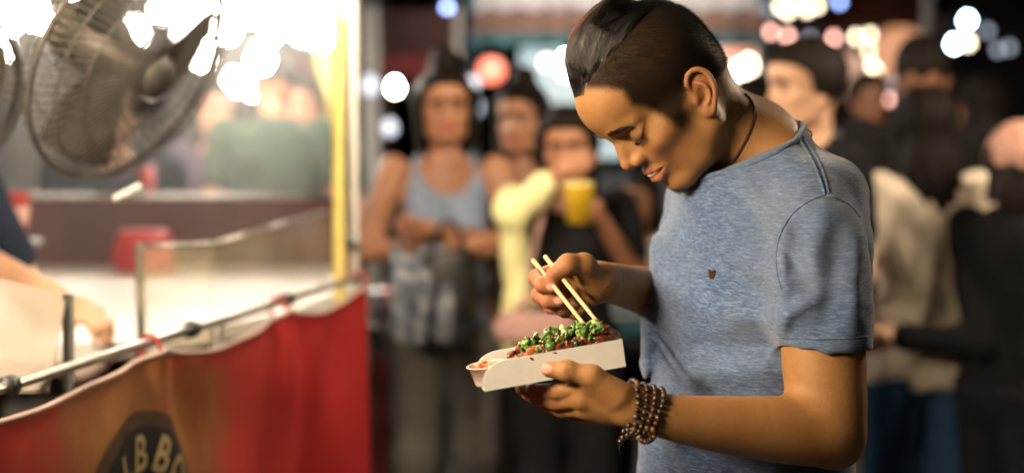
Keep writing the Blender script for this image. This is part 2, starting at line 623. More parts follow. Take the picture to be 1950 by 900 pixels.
def rarm_sdf(P):
    d = limb(P, [SHR, (SHR + ELR) / 2, ELR], [.052, .047, .042], 8)
    d = smin(d, limb(P, [ELR, px(1250, 562, 2.065), px(1185, 543, 1.940), px(1138, 535, 1.868)], [.043, .0405, .0300, .0265], 14), .02)
    d0, mk = d, P[:, 0] < px(1185, 0, 1.87)[0]
    P, d = P[mk], d[mk]
    w = px(1142, 537, 1.870)
    hand = None
    for k, j in RF.items():
        m = px(*j[0])
        e = cap(P, w, m, .0195, RFR[k][0] + .002)
        hand = e if hand is None else smin(hand, e, .012)
    hand = smin(hand, ell(P, px(1122, 553, 1.862), (.016, .014, .022)), .012)                 # heel of the hand
    for k, j in RF.items():
        hand = smin(hand, chain(P, [px(*a) for a in j], RFR[k], .004), .0045)
    th = chain(P, [px(*a) for a in RT], RTR, .008)
    d = smin(d, hand, .012)
    d0[mk] = smin(d, th, .007)
    return d0

def legs_sdf(P, g=0.0):
    d = None
    for s in (-1, 1):
        hip = TC + BL * s * .085 + BF * .02 + np.array([0, 0, -.46])
        knee = hip + np.array([0, .03, -.38]) + BL * s * .01
        ank = knee + np.array([0, .03, -.39])
        e = chain(P, [hip, knee, ank], [.088 + g, .062 + g, .045 + g], .03)
        d = e if d is None else smin(d, e, .03)
    return smin(d, ell(P, TC + BF * .02 + np.array([0, 0, -.42]), (.15 + g, .14 + g, .13 + g)), .05)

def upper_sdf(P):
    d = smin(head_sdf(c2h(P)) * HS, neck_sdf(P), .026)
    return d

def body_rest_sdf(P):
    d = smin(torso_sdf(P, -.012), neck_sdf(P, -.006), .04)
    return smin(d, legs_sdf(P), .05)

# ---- the t-shirt
COLN = unit([-.42, -.20, .885]); COLC = px(1428, 280, 1.925)
SLV = unit(px(1572, 690, 1.752) - SHL)
HEM = px(1567, 669, 1.753); HEMN = unit(np.array([.0, -.10, -1.0]))
HEMR = px(1330, 640, 2.03)

def folds(P, L):
    """ridges (x0,y0,x1,y1,depth,height,width) laid along the cloth"""
    d = 0
    for x0, y0, x1, y1, dd, A, w in L:
        a = px(x0, y0, dd); b = px(x1, y1, dd)
        t = np.clip(((P - a) @ (b - a)) / ((b - a) @ (b - a)), 0, 1)
        q = P - a - t[:, None] * (b - a)
        r2 = q[:, 0] ** 2 + q[:, 2] ** 2
        d = d + A * np.exp(-r2 / (w * w)) * np.sin(np.pi * (.12 + .76 * t))
    return d

FOLDS = [(1500, 500, 1420, 330, 1.80, .004, .012), (1515, 520, 1440, 420, 1.80, -.005, .011), (1485, 560, 1400, 470, 1.80, .004, .014),
         (1490, 610, 1330, 590, 1.80, .0045, .016), (1480, 660, 1300, 665, 1.80, -.004, .014), (1470, 700, 1260, 720, 1.80, .005, .018),
         (1250, 560, 1242, 760, 1.80, .004, .012), (1290, 640, 1262, 800, 1.80, -.004, .011), (1330, 700, 1290, 860, 1.80, .004, .012),
         (1240, 800, 1330, 900, 1.80, .006, .012), (1262, 850, 1420, 890, 1.80, -.005, .014), (1300, 840, 1480, 868, 1.80, .004, .010),
         (1262, 380, 1258, 540, 1.80, .003, .012), (1300, 360, 1330, 480, 1.80, -.002, .014),
         (1575, 400, 1500, 610, 1.72, .003, .014), (1600, 430, 1560, 640, 1.72, -.003, .012), (1640, 450, 1610, 650, 1.72, .003, .012),
         (1495, 440, 1488, 640, 1.72, .004, .009), (1520, 450, 1530, 560, 1.72, -.0035, .010), (1560, 560, 1480, 610, 1.72, .003, .010)]

def shirt_raw(P):
    d = torso_sdf(P, .010)
    tr = smin(cap(P, px(1458, 304, 1.955), px(1536, 388, 1.83), .048, .050), cap(P, px(1420, 310, 1.96), px(1352, 380, 2.06), .046, .050), .04)
    d = smin(d, tr, .035)
    d = smin(d, cap(P, px(1420, 330, 1.93), px(1432, 275, 1.925), .075, .068), .05)
    return d

def shirt_sdf(P):
    d = shirt_raw(P)
    near = limb(P, [px(1536, 412, 1.80), px(1556, 470, 1.78), px(1566, 540, 1.768), px(1568, 600, 1.760), px(1567, 720, 1.750)], [.054, .0595, .0610, .0615, .0630], 9)
    far = limb(P, [SHR, (SHR + ELR) / 2, ELR], [.056, .060, .060], 5)
    cutn = (P - HEM) @ HEMN + .0035 * np.sin(P[:, 0] * 60) + .0012 * np.sin(P[:, 0] * 210 + 1)
    arm = cap(P, SHL, px(1580, 760, 1.745), .054, .0465)
    near = smax(near, cutn, .003)
    near = smax(near, -smax(arm, -(cutn + .035), .004), .003)
    far = smax(far, P[:, 2] * -1 + HEMR[2], .003)
    d = smin(d, smin(near, far, .01), .020)
    d = smax(d, (P - COLC) @ COLN, .004)
    hole = cap(P, NECK0 - (NECK1 - NECK0) * .2, NECK1 + (NECK1 - NECK0), .066, .060)
    d = smax(d, -smax(hole, -((P - COLC) @ COLN + .03), .004), .004)
    w = P
    n = .0009 * np.sin(w[:, 0] * 47 + 2.1 * np.sin(w[:, 2] * 31)) + .0008 * np.sin(w[:, 2] * 39 + 1.7 * np.sin(w[:, 0] * 53 + w[:, 1] * 20)) \
        + .0005 * np.sin(w[:, 0] * 110 + 3 * np.sin(w[:, 2] * 70)) * np.sin(w[:, 2] * 95)
    return d - 1.9 * folds(P, FOLDS) - 1.3 * n

def ray_hits(f, pts, d0=1.45, n=50, lift=0.0):
    r = np.array([px(x, y, 1.0) for x, y in pts]); t = np.full(len(r), d0)
    for _ in range(n):
        t = t + f(r * t[:, None]) * .8
    return r * (t - lift)[:, None]

#@build
def to_px(P):
    return np.stack([P[:, 0] / P[:, 1] * F + 975, 450 - P[:, 2] / P[:, 1] * F], 1)

def poly_sd(q, poly):
    """signed distance (negative inside) of points to a polygon"""
    poly = np.asarray(poly, float); d = np.full(len(q), 1e9); ins = np.zeros(len(q), bool)
    for i in range(len(poly)):
        a, b = poly[i - 1], poly[i]
        e = b - a; w = q - a
        t = np.clip((w @ e) / (e @ e), 0, 1)
        d = np.minimum(d, ((w - t[:, None] * e) ** 2).sum(1))
        c = (a[1] <= q[:, 1]) != (b[1] <= q[:, 1])
        xi = a[0] + (q[:, 1] - a[1]) / np.where(abs(e[1]) < 1e-9, 1e-9, e[1]) * e[0]
        ins ^= c & (q[:, 0] < xi)
    d = np.sqrt(d)
    return np.where(ins, -d, d)

# hair outline on the left of the head; the right side mirrors it
HAIRPOLY = [(1040, 172), (1090, 172), (1122, 174), (1155, 174), (1182, 178), (1190, 192), (1200, 206), (1227, 209), (1248, 219), (1268, 232), (1286, 246),
            (1302, 246), (1312, 228), (1310, 200), (1318, 165), (1345, 150), (1362, 190), (1368, 226), (1392, 212), (1420, 186), (1470, 150), (1470, -60), (1300, -300), (900, -300), (900, 172)]
def hair_amount(H):
    M = H.copy(); M[:, 1] = np.abs(M[:, 1])
    q = to_px(h2c(M))
    m = sstep(5, -16, poly_sd(q, HAIRPOLY))
    # longer fade at the nape
    m = m * (1 - .75 * sstep(1352, 1372, q[:, 0]) * sstep(120, 215, q[:, 1] + (q[:, 0] - 1370) * .5))
    return m

PX = np.array([.098, .0840, .0493, .014, -.0222, -.0475, -.068])[::-1]; PY = np.array([.026, .0275, .0435, .0525, .048, .033, .004])[::-1]
def part_gap(H):
    """positive inside the long top hair"""
    return np.where(H[:, 2] > .07, np.interp(H[:, 0], PX, PY) - np.abs(H[:, 1]), -1)

def skin_material():
    t = NT('skin')
    n1 = t.noise(22, 5, .68); n2 = t.noise(320, 3, .6)
    col = t.ramp(n1, (.30, (.250, .119, .040)), (.70, (.315, .160, .058)))
    col = t.mix(t.ramp(n2, (.40, 0.0), (.75, .35)), col, (.215, .088, .032))
    col = t.mix(t.attr('blush'), col, (.31, .105, .058))
    col = t.mix(t.math('MULTIPLY', t.attr('lip'), .65), col, (.36, .095, .070))
    col = t.mix(t.attr('nail'), col, (.56, .25, .19))
    hm = t.math('MULTIPLY', t.attr('hair'), t.ramp(t.noise(1500, 2, .7), (.25, .84), (.70, 1.0)))
    col = t.mix(hm, col, (.0070, .0048, .0040))
    t.set(Base_Color=col, Subsurface_Weight=t.math('MULTIPLY', t.math('SUBTRACT', 1.0, t.attr('hair')), .06), Subsurface_Radius=(1, .35, .2), Subsurface_Scale=.0035)
    ro = t.ramp(t.noise(90, 5, .65), (.3, .43), (.7, .62))
    ro2 = t.n('Mix', i_0=t.attr('lip'), i_2=ro, i_3=.25)
    t.set(Roughness=ro2, Specular_IOR_Level=t.math('SUBTRACT', .27, t.math('MULTIPLY', t.attr('hair'), .22)))
    h = t.math('ADD', t.noise(700, 2, .6), t.math('MULTIPLY', t.noise(210, 4, .65), 1.3))
    t.bump(h, .45, .0009)
    return t.m
SKIN = skin_material()

def hair_material(name, mel=.97, red=.4):
    m = bpy.data.materials.new(name); m.use_nodes = True
    nt = m.node_tree; nt.nodes.remove(nt.nodes['Principled BSDF'])
    b = nt.nodes.new('ShaderNodeBsdfHairPrincipled'); b.parametrization = 'MELANIN'
    b.inputs['Melanin'].default_value = mel; b.inputs['Melanin Redness'].default_value = red
    b.inputs['Roughness'].default_value = .28; b.inputs['Radial Roughness'].default_value = .4
    b.inputs['Random Roughness'].default_value = .3; b.inputs['Random Color'].default_value = .2
    nt.links.new(b.outputs[0], nt.nodes['Material Output'].inputs[0])
    return m
HAIRM = hair_material('black_hair', 1.0, .3)
HAIRBASE = simple('hair_mass', (.006, .0045, .004), .8, vary=.4, scale=120, bump=.4, Specular_IOR_Level=.15)

def blank(n, **kw):
    z = {k: np.zeros(n) for k in ('hair', 'lip', 'nail', 'blush')}
    z.update(kw)
    return z

man = empty('person', (*(c2w(TC)[:2]), 0), 'young man in faded blue t-shirt eating from a white paper tray with chopsticks', 'person')
bl = []
# head and neck
V1, Q1 = sdf_mesh(upper_sdf, HO - np.array([.17, .16, .20]), HO + np.array([.22, .17, .2]), .0017)
H1 = c2h(V1)
ha = hair_amount(H1)
e_ = ear_sdf(np.stack([H1[:, 0], np.abs(H1[:, 1]), H1[:, 2]], 1)); noear = head_sdf(H1, False)
ha[noear > np.where(H1[:, 0] > .004, .0045, .0012)] = 0
Hs = np.stack([H1[:, 0], np.abs(H1[:, 1]), H1[:, 2]], 1)
lipd = np.minimum(chain(Hs, [(.1005, 0, -.0378), (.0985, .007, -.0376), (.0920, .0165, -.0398), (.082, .0265, -.0420)], [.0046, .0048, .0038, .0010], .002),
                  chain(Hs, [(.0955, 0, -.0535), (.0938, .009, -.0523), (.0878, .0180, -.0485), (.0815, .0260, -.0432)], [.0062, .0060, .0046, .0012], .002))
beard = .55 * np.exp(-(np.maximum(0, sph(Hs, (.078, 0, -.092), .012)) / .009) ** 2) + .30 * np.exp(-((Hs[:, 2] + .0295) / .0045) ** 2) * (Hs[:, 0] > .082) * sstep(.034, .02, Hs[:, 1]) * sstep(0, .006, Hs[:, 1])
a1 = blank(len(V1), hair=np.maximum(ha, beard * .75), lip=sstep(.0024, .0002, lipd), blush=.28 * np.exp(-(sph(Hs, (.074, .042, -.018), .006) / .020) ** 2) + .4 * np.exp(-(sph(Hs, (.113, 0, -.012), .004) / .012) ** 2) + .35 * (e_ < .001))
bl.append((V1, Q1, a1))
def span(a, b): a, b = np.asarray(a), np.asarray(b); return np.minimum(a, b), np.maximum(a, b)
lo, hi = span(px(975, 905, 1.60) - .02, px(1690, 360, 1.88) + .03)
V2, Q2 = sdf_mesh(larm_sdf, lo, hi, .0018)
q2 = to_px(V2)
def oval(q, x, y, a, b, ang=0):
    c, s_ = math.cos(ang), math.sin(ang)
    u = (q[:, 0] - x) * c + (q[:, 1] - y) * s_; v = -(q[:, 0] - x) * s_ + (q[:, 1] - y) * c
    return sstep(1.12, .9, np.sqrt((u / a) ** 2 + (v / b) ** 2))
bl.append((V2, Q2, blank(len(V2), nail=oval(q2, 1041, 701, 9.5, 9.5) * (V2[:, 1] < 1.662), blush=.5 * sstep(1090, 1020, q2[:, 0]))))
lo, hi = span(px(995, 625, 1.79) - .015, px(1420, 350, 2.1) + .06)
V3, Q3 = sdf_mesh(rarm_sdf, lo, hi, .0018)
q3 = to_px(V3)
bl.append((V3, Q3, blank(len(V3), nail=np.maximum(oval(q3, 1049, 546, 9, 6, .25), oval(q3, 1063, 572, 9, 6.5, .1)) * (V3[:, 1] < 1.822),
                         blush=.6 * sstep(1110, 1050, q3[:, 0]))))
V4, Q4 = sdf_mesh(body_rest_sdf, TC - np.array([.3, .3, 1.3]), TC + np.array([.3, .45, .25]), .012)
bl.append((V4, Q4, blank(len(V4))))
off = np.cumsum([0] + [len(b[0]) for b in bl])
me = raw_mesh('body', c2w(np.concatenate([b[0] for b in bl])), np.concatenate([b[1] + o for b, o in zip(bl, off)]))
for k in ('hair', 'lip', 'nail', 'blush'):
    attr(me, k, np.concatenate([b[2][k] for b in bl]))
body = new_obj('body', me, man, SKIN)

# teeth behind the parted lips
tm = simple('enamel', (.75, .70, .60), .18, vary=.05)
tp = spline([(.080, -.020, -.0420), (.0935, -.011, -.0422), (.0985, 0, -.0422), (.0935, .011, -.0422), (.080, .020, -.0420)], 17)
V, Fs = tube([h2c(p) for p in tp], .0040, 8)
part('teeth', (c2w(V), Fs), tm, man)

# ---- long combed-back top hair
def thick(H):
    return np.clip(.0035 + .0135 * sstep(.104, .060, H[:, 0]) + .006 * sstep(.08, .03, H[:, 0]) - .012 * sstep(-.02, -.075, H[:, 0]), .002, .03) * (.22 + .78 * sstep(0, .030, part_gap(H)))
def top_sdf(Pc):
    H = c2h(Pc)
    d = skull_sdf(H) - thick(H) * .66 - .0009 * np.sin(H[:, 1] * 620 + H[:, 0] * 24 + 2 * np.sin(H[:, 0] * 40))
    g = np.interp(H[:, 0], PX, PY) - np.abs(H[:, 1])
    d = smax(d, -g * .8, .005)
    d = smax(d, .1135 - .22 * np.abs(H[:, 1]) - H[:, 2], .004)
    return smax(d, -(skull_sdf(H) + .006), .001) * HS
V, Q = sdf_mesh(top_sdf, HO - np.array([.17, .14, .02]), HO + np.array([.12, .15, .2]), .0026)
part('top_hair', (c2w(V), Q), HAIRBASE, man)

def to_level(H, lev, n=3):
    e = 3e-4
    for _ in range(n):
        d = skull_sdf(H) - lev
        g = np.stack([(skull_sdf(H + o) - skull_sdf(H - o)) / (2 * e) for o in np.eye(3) * e], 1)
        H = H - (d / ((g * g).sum(1) + 1e-6))[:, None] * g
    return H
def grow_top(n, seed, loose=0.0, length=.10):
    g = np.random.default_rng(seed)
    X = g.uniform(-.055, .088, n)
    m = n // 3; X[:m] = g.uniform(.070, .101, m)
    yb = np.interp(X, PX, PY)
    H = np.stack([X, g.uniform(-1, 1, n) * yb * .98, np.full(n, .11)], 1)
    H = to_level(H, 0.0, 5)
    u = g.uniform(.60, 1.10, n) + loose * g.uniform(0, .8, n)
    L = length * g.uniform(.6, 1.1, n)
    steps = 13; out = [h2c(H)]
    wob = g.normal(0, .05 + loose * .3, n); cl = np.sin(H[:, 1] * 420 + X * 30) * .04
    for i in range(1, steps):
        t = i / (steps - 1)
        H = H + np.stack([-np.ones(n), wob * (1 + np.sin(t * 5)) + cl, np.where(H[:, 0] > .075, 1.0, .15)], 1) * (L / steps)[:, None]
        lev = thick(H) * u * sstep(-.05, .28, np.full(n, t)) + .0013 * np.sin(H[:, 1] * 620 + H[:, 0] * 24 + 2 * np.sin(H[:, 0] * 40)) * min(1, 3 * t)
        H = to_level(H, lev, 2)
        out.append(h2c(H))
    return np.stack(out, 1)
P_ = grow_top(7000, 3)
strands('combed_hair', c2w(P_), np.linspace(.00024, .00013, 13), HAIRM, man)
P_ = grow_top(110, 5, 1.0, .07)
P_b = grow_top(1100, 17, .04)
strands('combed_hair', c2w(P_b), np.linspace(.00034, .00018, 13), hair_material('brown_hair', .90, .45), man)
strands('stray_hair', c2w(P_), np.linspace(.00009, .00004, 13), HAIRM, man)

# ---- clipped sides, brows, lashes, chin stubble
def clipped(n, seed):
    g = np.random.default_rng(seed)
    w = ha * ((part_gap(H1) < -.0005) | (H1[:, 0] < -.05)) * (noear < .003)
    i = g.choice(len(V1), n, p=w / w.sum())
    r = H1[i] + g.normal(0, .0007, (n, 3))
    e = 4e-4
    nm = np.stack([(head_sdf(r + o, False) - head_sdf(r - o, False)) for o in np.eye(3) * e], 1); nm /= np.linalg.norm(nm, axis=1)[:, None] + 1e-9
    d = nm * .62 + np.array([-.35, 0, -.55]) + g.normal(0, .14, (n, 3))
    d /= np.linalg.norm(d, axis=1)[:, None]
    L = (.0018 + .0042 * sstep(.3, 1, ha[i]) * (.55 + .45 * sstep(.02, .09, r[:, 2]))) * g.uniform(.7, 1.15, n)
    return np.stack([h2c(r), h2c(r + d * L[:, None] * .55), h2c(r + d * L[:, None] + np.array([-.0004, 0, -.0007]))], 1)
strands('clipped_hair', c2w(clipped(26000, 4)), np.array([.00010, .00008, .00004]), HAIRBASE, man)

def near_surface(H):
    for _ in range(3):
        e = 3e-4
        d = head_sdf(H, False)
        g = np.stack([(head_sdf(H + o, False) - head_sdf(H - o, False)) / (2 * e) for o in np.eye(3) * e], 1)
        H = H - (d / ((g * g).sum(1) + 1e-6))[:, None] * g
    return H, g
def brow_hair(n, seed):
    g = np.random.default_rng(seed)
    t = g.beta(1.2, 1.3, n)
    ctr = spline([(.104, .012, .0365), (.100, .025, .0385), (.0935, .0372, .0372), (.084, .0480, .0300)], 40)
    c = ctr[(t * 39).astype(int)]
    wid = np.interp(t, [0, .2, .7, 1], [.0030, .0038, .0030, .0010])
    H = c + np.stack([np.zeros(n), np.zeros(n), g.uniform(-1, 1, n) * wid], 1)
    s = np.where(g.random(n) < .5, 1, -1.0); H[:, 1] *= s
    H, gr = near_surface(H)
    d = np.stack([-.35 * np.ones(n), .85 * s, np.interp(t, [0, .4, 1], [.75, .15, -.45])], 1) + g.normal(0, .16, (n, 3)) + gr * .28
    d /= np.linalg.norm(d, axis=1)[:, None]
    L = g.uniform(.005, .0085, n)[:, None]
    H2, _ = near_surface(H + d * L)
    return np.stack([h2c(H), h2c(H + d * L * .5 + gr * .0006), h2c(H2 + gr * .0007)], 1)
strands('eyebrow', c2w(brow_hair(1100, 8)), np.array([.00011, .00010, .00004]), HAIRM, man)

def lash_hair(n, seed):
    g = np.random.default_rng(seed)
    y = g.uniform(-.0190, .0170, n); s = np.where(g.random(n) < .5, 1, -1.0)
    nv = unit([.45, 0, 1.0]); tv = np.array([nv[2], 0, -nv[0]])
    al = -.0045 + 14 * y ** 2
    rr = np.sqrt(np.maximum(.0140 ** 2 - (.74 * y) ** 2 - al ** 2, 1e-8))
    H = EYE + al[:, None] * nv + rr[:, None] * tv + np.stack([0 * y, y, 0 * y], 1)
    o = unit([.75, 0, -.55]) + np.stack([0 * y, y * 34, 0 * y], 1)
    L = g.uniform(.0055, .0085, n)[:, None]
    a = H + o * L * .55; b = H + o * L * .9 + np.array([.0012, 0, .0016])
    f = np.stack([np.ones(n), s, np.ones(n)], 1)
    return np.stack([h2c(H * f), h2c(a * f), h2c(b * f)], 1)
strands('eyelash', c2w(lash_hair(360, 9)), np.array([.00022, .00017, .00006]), HAIRM, man)

def stubble(n, seed):
    g = np.random.default_rng(seed)
    w = np.maximum(beard, 0) ** 1.5
    i = g.choice(len(V1), n, p=w / w.sum())
    r = H1[i] + g.normal(0, .0006, (n, 3)); r, gr = near_surface(r)
    d = gr * .7 + np.array([.10, 0, -.75]) + g.normal(0, .25, (n, 3)); d /= np.linalg.norm(d, axis=1)[:, None]
    L = (.0015 + .0045 * sstep(-.075, -.092, r[:, 2]))[:, None] * g.uniform(.5, 1.2, (n, 1))
    return np.stack([h2c(r), h2c(r + d * L * .5), h2c(r + d * L)], 1)
strands('chin_stubble', c2w(stubble(900, 12)), np.array([.00010, .00008, .00004]), HAIRM, man)

def arm_hair(n, seed):
    g = np.random.default_rng(seed)
    w = ((q2[:, 0] > 1265) & (q2[:, 0] < 1520) & (q2[:, 1] > 745)).astype(float)
    i = g.choice(len(V2), n, p=w / w.sum()); r = V2[i] + g.normal(0, .0008, (n, 3)); e = 4e-4
    nm = np.stack([(larm_sdf(r + o) - larm_sdf(r - o)) for o in np.eye(3) * e], 1); nm /= np.linalg.norm(nm, axis=1)[:, None] + 1e-9
    d = nm * .45 + np.array([-.7, 0, -.5]) + g.normal(0, .25, (n, 3)); d /= np.linalg.norm(d, axis=1)[:, None]
    L = g.uniform(.004, .009, (n, 1))
    return np.stack([r, r + d * L * .5, r + d * L - nm * L * .15], 1)
strands('arm_hair', c2w(arm_hair(1500, 31)), np.array([.00005, .00004, .00002]), HAIRM, man)

# ---- clothes
def shirt_material():
    t = NT('faded_jersey')
    v1 = t.coord((120, 120, 1000)); v2 = t.coord((50, 50, 400)); v3 = t.coord((1500, 1500, 420))
    a = t.noise(1.0, 4, .65, v1); b = t.noise(1.0, 3, .6, v2); c = t.noise(1.0, 2, .6, v3); f = t.noise(7, 3, .5)
    mixn = t.math('ADD', t.math('MULTIPLY', a, .55), t.math('ADD', t.math('MULTIPLY', b, .28), t.math('MULTIPLY', c, .17)))
    col = t.ramp(mixn, (.37, (.016, .035, .088)), (.50, (.054, .090, .180)), (.61, (.146, .205, .325)))
    col = t.mix(t.ramp(f, (.38, 0.0), (.68, .35)), col, (.150, .182, .235))
    t.set(Base_Color=col, Roughness=.92, Specular_IOR_Level=.15, Sheen_Weight=.25, Sheen_Roughness=.5)
    t.bump(t.math('ADD', t.math('MULTIPLY', a, .8), t.noise(420, 3, .6)), .35, .0012)
    return t.m
SHIRT = shirt_material()
V, Q = sdf_mesh(shirt_sdf, TC - np.array([.3, .3, .53]), TC + np.array([.3, .3, .32]), .0032)
shirt = part('t_shirt', (c2w(V), Q), SHIRT, man)
u_ = unit(np.cross(COLN, [0, 1, 0])); v_ = np.cross(COLN, u_)
ang = np.linspace(0, 2 * math.pi, 90, endpoint=False)
dirs = np.cos(ang)[:, None] * u_ + np.sin(ang)[:, None] * v_
lo_, hi_ = np.full(90, .02), np.full(90, .20)
base = COLC - COLN * .002
for _ in range(24):
    mid = (lo_ + hi_) / 2
    ins = shirt_raw(base + dirs * mid[:, None]) < 0
    lo_ = np.where(ins, mid, lo_); hi_ = np.where(ins, hi_, mid)
ring = base + dirs * (lo_ - .003)[:, None] + COLN * (.0005 + .0006 * np.sin(ang * 11))[:, None]
V, Fs = tube(ring, .0046, 8, closed=True)
part('collar', (c2w(V), Fs), SHIRT, shirt)
V, Fs = tube(base + dirs * (lo_ + .0035)[:, None] - COLN * .0125, .0013, 6, closed=True)
part('seam', (c2w(V), Fs), SHIRT, shirt)
def on_shirt(pts, n, lift=.0004): return ray_hits(shirt_sdf, spline(np.array(pts, float), n), 1.5, 40, lift)
for pts, r, n in (([(1517, 257), (1531, 279), (1548, 308), (1562, 342), (1571, 370)], .0018, 24), ([(1527, 256), (1542, 279), (1558, 306), (1571, 338), (1578, 367)], .0016, 24),
                  ([(1573, 370), (1535, 386), (1505, 412), (1486, 446), (1478, 482), (1480, 520), (1488, 552)], .0010, 40),
                  ([(1573, 370), (1600, 380), (1622, 394), (1638, 415)], .0010, 16), ([(1479, 641), (1520, 644), (1570, 645), (1620, 643), (1654, 639)], .0007, 24)):
    V, Fs = tube(on_shirt(pts, n), r, 6)
    part('seam', (c2w(V), Fs), SHIRT, shirt)
# small dark metal emblem on the chest
ec = ray_hits(shirt_sdf, [(1357, 522), (1367, 521), (1357, 512)], 1.5, 40)
eu = unit(ec[1] - ec[0]); ev = ec[2] - ec[0]; ev = unit(ev - (ev @ eu) * eu); en = np.cross(eu, ev); en = en if en[1] < 0 else -en
s_ = .0062
wl = [(-1, 1), (-.55, 1), (-.45, .1), (-.25, .75), (.2, .75), (.35, .1), (.45, .85), (1.05, .75), (.45, -1), (.1, -1), (-.05, -.55), (-.25, -.85), (-.75, -.9)]
n_ = len(wl)
Vw = [ec[0] + s_ * (x * eu + y * 1.05 * ev) + en * h for h in (.0002, .0016) for x, y in wl]
Fw = [tuple(range(n_, 2 * n_))] + [(i, (i + 1) % n_, n_ + (i + 1) % n_, n_ + i) for i in range(n_)]
part('emblem', (c2w(np.array(Vw)), Fw), simple('bronze', (.055, .030, .018), .4, .8, scale=300), shirt, smooth=False)
JEANS = simple('dark_denim', (.014, .018, .030), .85, vary=.25, scale=90, bump=.4)
def jeans_sdf(P):
    d = legs_sdf(P, .012)
    up = P @ np.array([0, -.081, .9967])
    top = TC @ np.array([0, -.081, .9967]) - .40
    return smax(d, up - top, .01)
V, Q = sdf_mesh(jeans_sdf, TC - np.array([.3, .3, 1.30]), TC + np.array([.3, .45, -.3]), .010)
part('jeans', (c2w(V), Q), JEANS, man)
SHOE = simple('shoe_leather', (.02, .018, .016), .5, scale=60)
for s in (-1, 1):
    ank = c2w(TC + BL * s * .095 + BF * .02 + np.array([0, .06, -1.23]))
    fx = BF[:2] / np.linalg.norm(BF[:2])
    def shoe(P, ank=ank):
        q = P - np.array([ank[0], ank[1], 0]); x = q[:, :2] @ fx; y = q[:, 0] * -fx[1] + q[:, 1] * fx[0]
        K = np.stack([x, y, q[:, 2]], 1)
        d = smin(ell(K, (.09, 0, .03), (.11, .046, .045)), ell(K, (0, 0, .055), (.075, .042, .06)), .03)
        return smax(d, .002 - K[:, 2], .004)
    c_ = np.array([ank[0], ank[1], 0])
    V, Q = sdf_mesh(shoe, c_ - .28, c_ + .28, .008)
    part('shoe', (V, Q), SHOE, man)
# cord round the neck
npts = spline(np.array([(1418, 178), (1430, 190), (1436, 206), (1434, 232), (1424, 260), (1409, 288), (1397, 306), (1388, 318)], float), 30)
nk = ray_hits(upper_sdf, npts, 1.5, 50, .0006)
V, Fs = tube(nk, .0017, 6)
tag(part('necklace', (c2w(V), Fs), simple('dark_red_cord', (.055, .010, .012), .7, vary=.4, scale=900, bump=.5)), 'thin dark red cord necklace round the neck of the man eating', 'necklace')
# ================================================================== tray, food, chopsticks, bracelet
TA, TB = px(923, 745, 1.662), px(1192, 697, 1.688)
TL_ = unit(TB - TA)
TW_ = np.array([-.16, 1, .081]); TW_ = unit(TW_ - (TW_ @ TL_) * TL_)
TU_ = np.cross(TL_, TW_); TU_ = TU_ if TU_[2] > 0 else -TU_
TLEN, TH, TWID = float(np.linalg.norm(TB - TA)), .0330, .068
def tr(s, w, h):
    s, w, h = np.broadcast_arrays(*(np.asarray(a, float) for a in (s, w, h)))
    return c2w(TA + s[..., None] * TL_ + w[..., None] * TW_ + h[..., None] * TU_)

def card_material():
    t = NT('white_card')
    col = t.ramp(t.noise(40, 5, .6), (.3, (.72, .70, .67)), (.7, (.80, .79, .76)))
    st = t.ramp(t.noise(22, 3, .6), (.62, 0.0), (.72, .25))
    t.set(Base_Color=t.mix(st, col, (.60, .50, .38)), Roughness=t.ramp(t.noise(9, 2), (.35, .28), (.7, .5)), Specular_IOR_Level=.5)
    t.bump(t.noise(500, 2), .08, .0005)
    return t.m
CARD = card_material()
trayo = empty('paper_tray', tr(TLEN / 2, TWID / 2, 0), 'white folded paper food tray with rounded open end held in one hand', 'food tray')
prof = [(0, 0), (-.0012, .008), (.0005, .0155), (.0045, .0225), (.0105, .0278), (.018, .0312), (.027, TH), (TLEN, TH), (TLEN, 0)]
def panel(w0, w1):
    n = len(prof)
    V = np.concatenate([tr([p[0] for p in prof], w, [p[1] for p in prof]) for w in (w0, w1)])
    Fs = [tuple(range(n)), tuple(range(n, 2 * n))[::-1]] + [(i, n + i, n + (i + 1) % n, (i + 1) % n) for i in range(n)]
    return V, Fs
part('side_panel', panel(0, .0012), CARD, trayo, smooth=False)
part('side_panel', panel(TWID - .0012, TWID), CARD, trayo, smooth=False)
def bx_tray(s0, s1, w0, w1, h0, h1):
    V, Fs = box((s0, w0, h0), (s1, w1, h1))
    return tr(V[:, 0], V[:, 1], V[:, 2]), Fs
part('bottom_panel', bx_tray(.0, TLEN, .0013, TWID - .0013, 0.0, .0011), CARD, trayo, smooth=False)
part('end_panel', bx_tray(TLEN - .0012, TLEN - .0001, .0013, TWID - .0013, .0012, TH - .0008), CARD, trayo, smooth=False)

# sauce cup of chopped kimchi
def clear_plastic():
    t = NT('cloudy_plastic')
    t.set(Base_Color=(.80, .62, .56), Roughness=.22, Transmission_Weight=.30, IOR=1.35, Subsurface_Weight=.25, Subsurface_Radius=(.5, .2, .15), Subsurface_Scale=.01)
    return t.m
CC = (.0115, .033)
cup = empty('sauce_cup', tr(CC[0], CC[1], .001), 'small clear plastic cup of chopped orange kimchi in the tray end', 'cup')
V, Fs = lathe([(0, .0012), (.0165, .0012), (.0172, .003), (.0222, .0235), (.0246, .0240), (.0250, .0252), (.0235, .0254), (.0218, .0246), (.0160, .0030), (0, .0028)], 36)
part('cup_wall', (tr(CC[0] + V[:, 0], CC[1] + V[:, 1], V[:, 2]), Fs), clear_plastic(), cup)

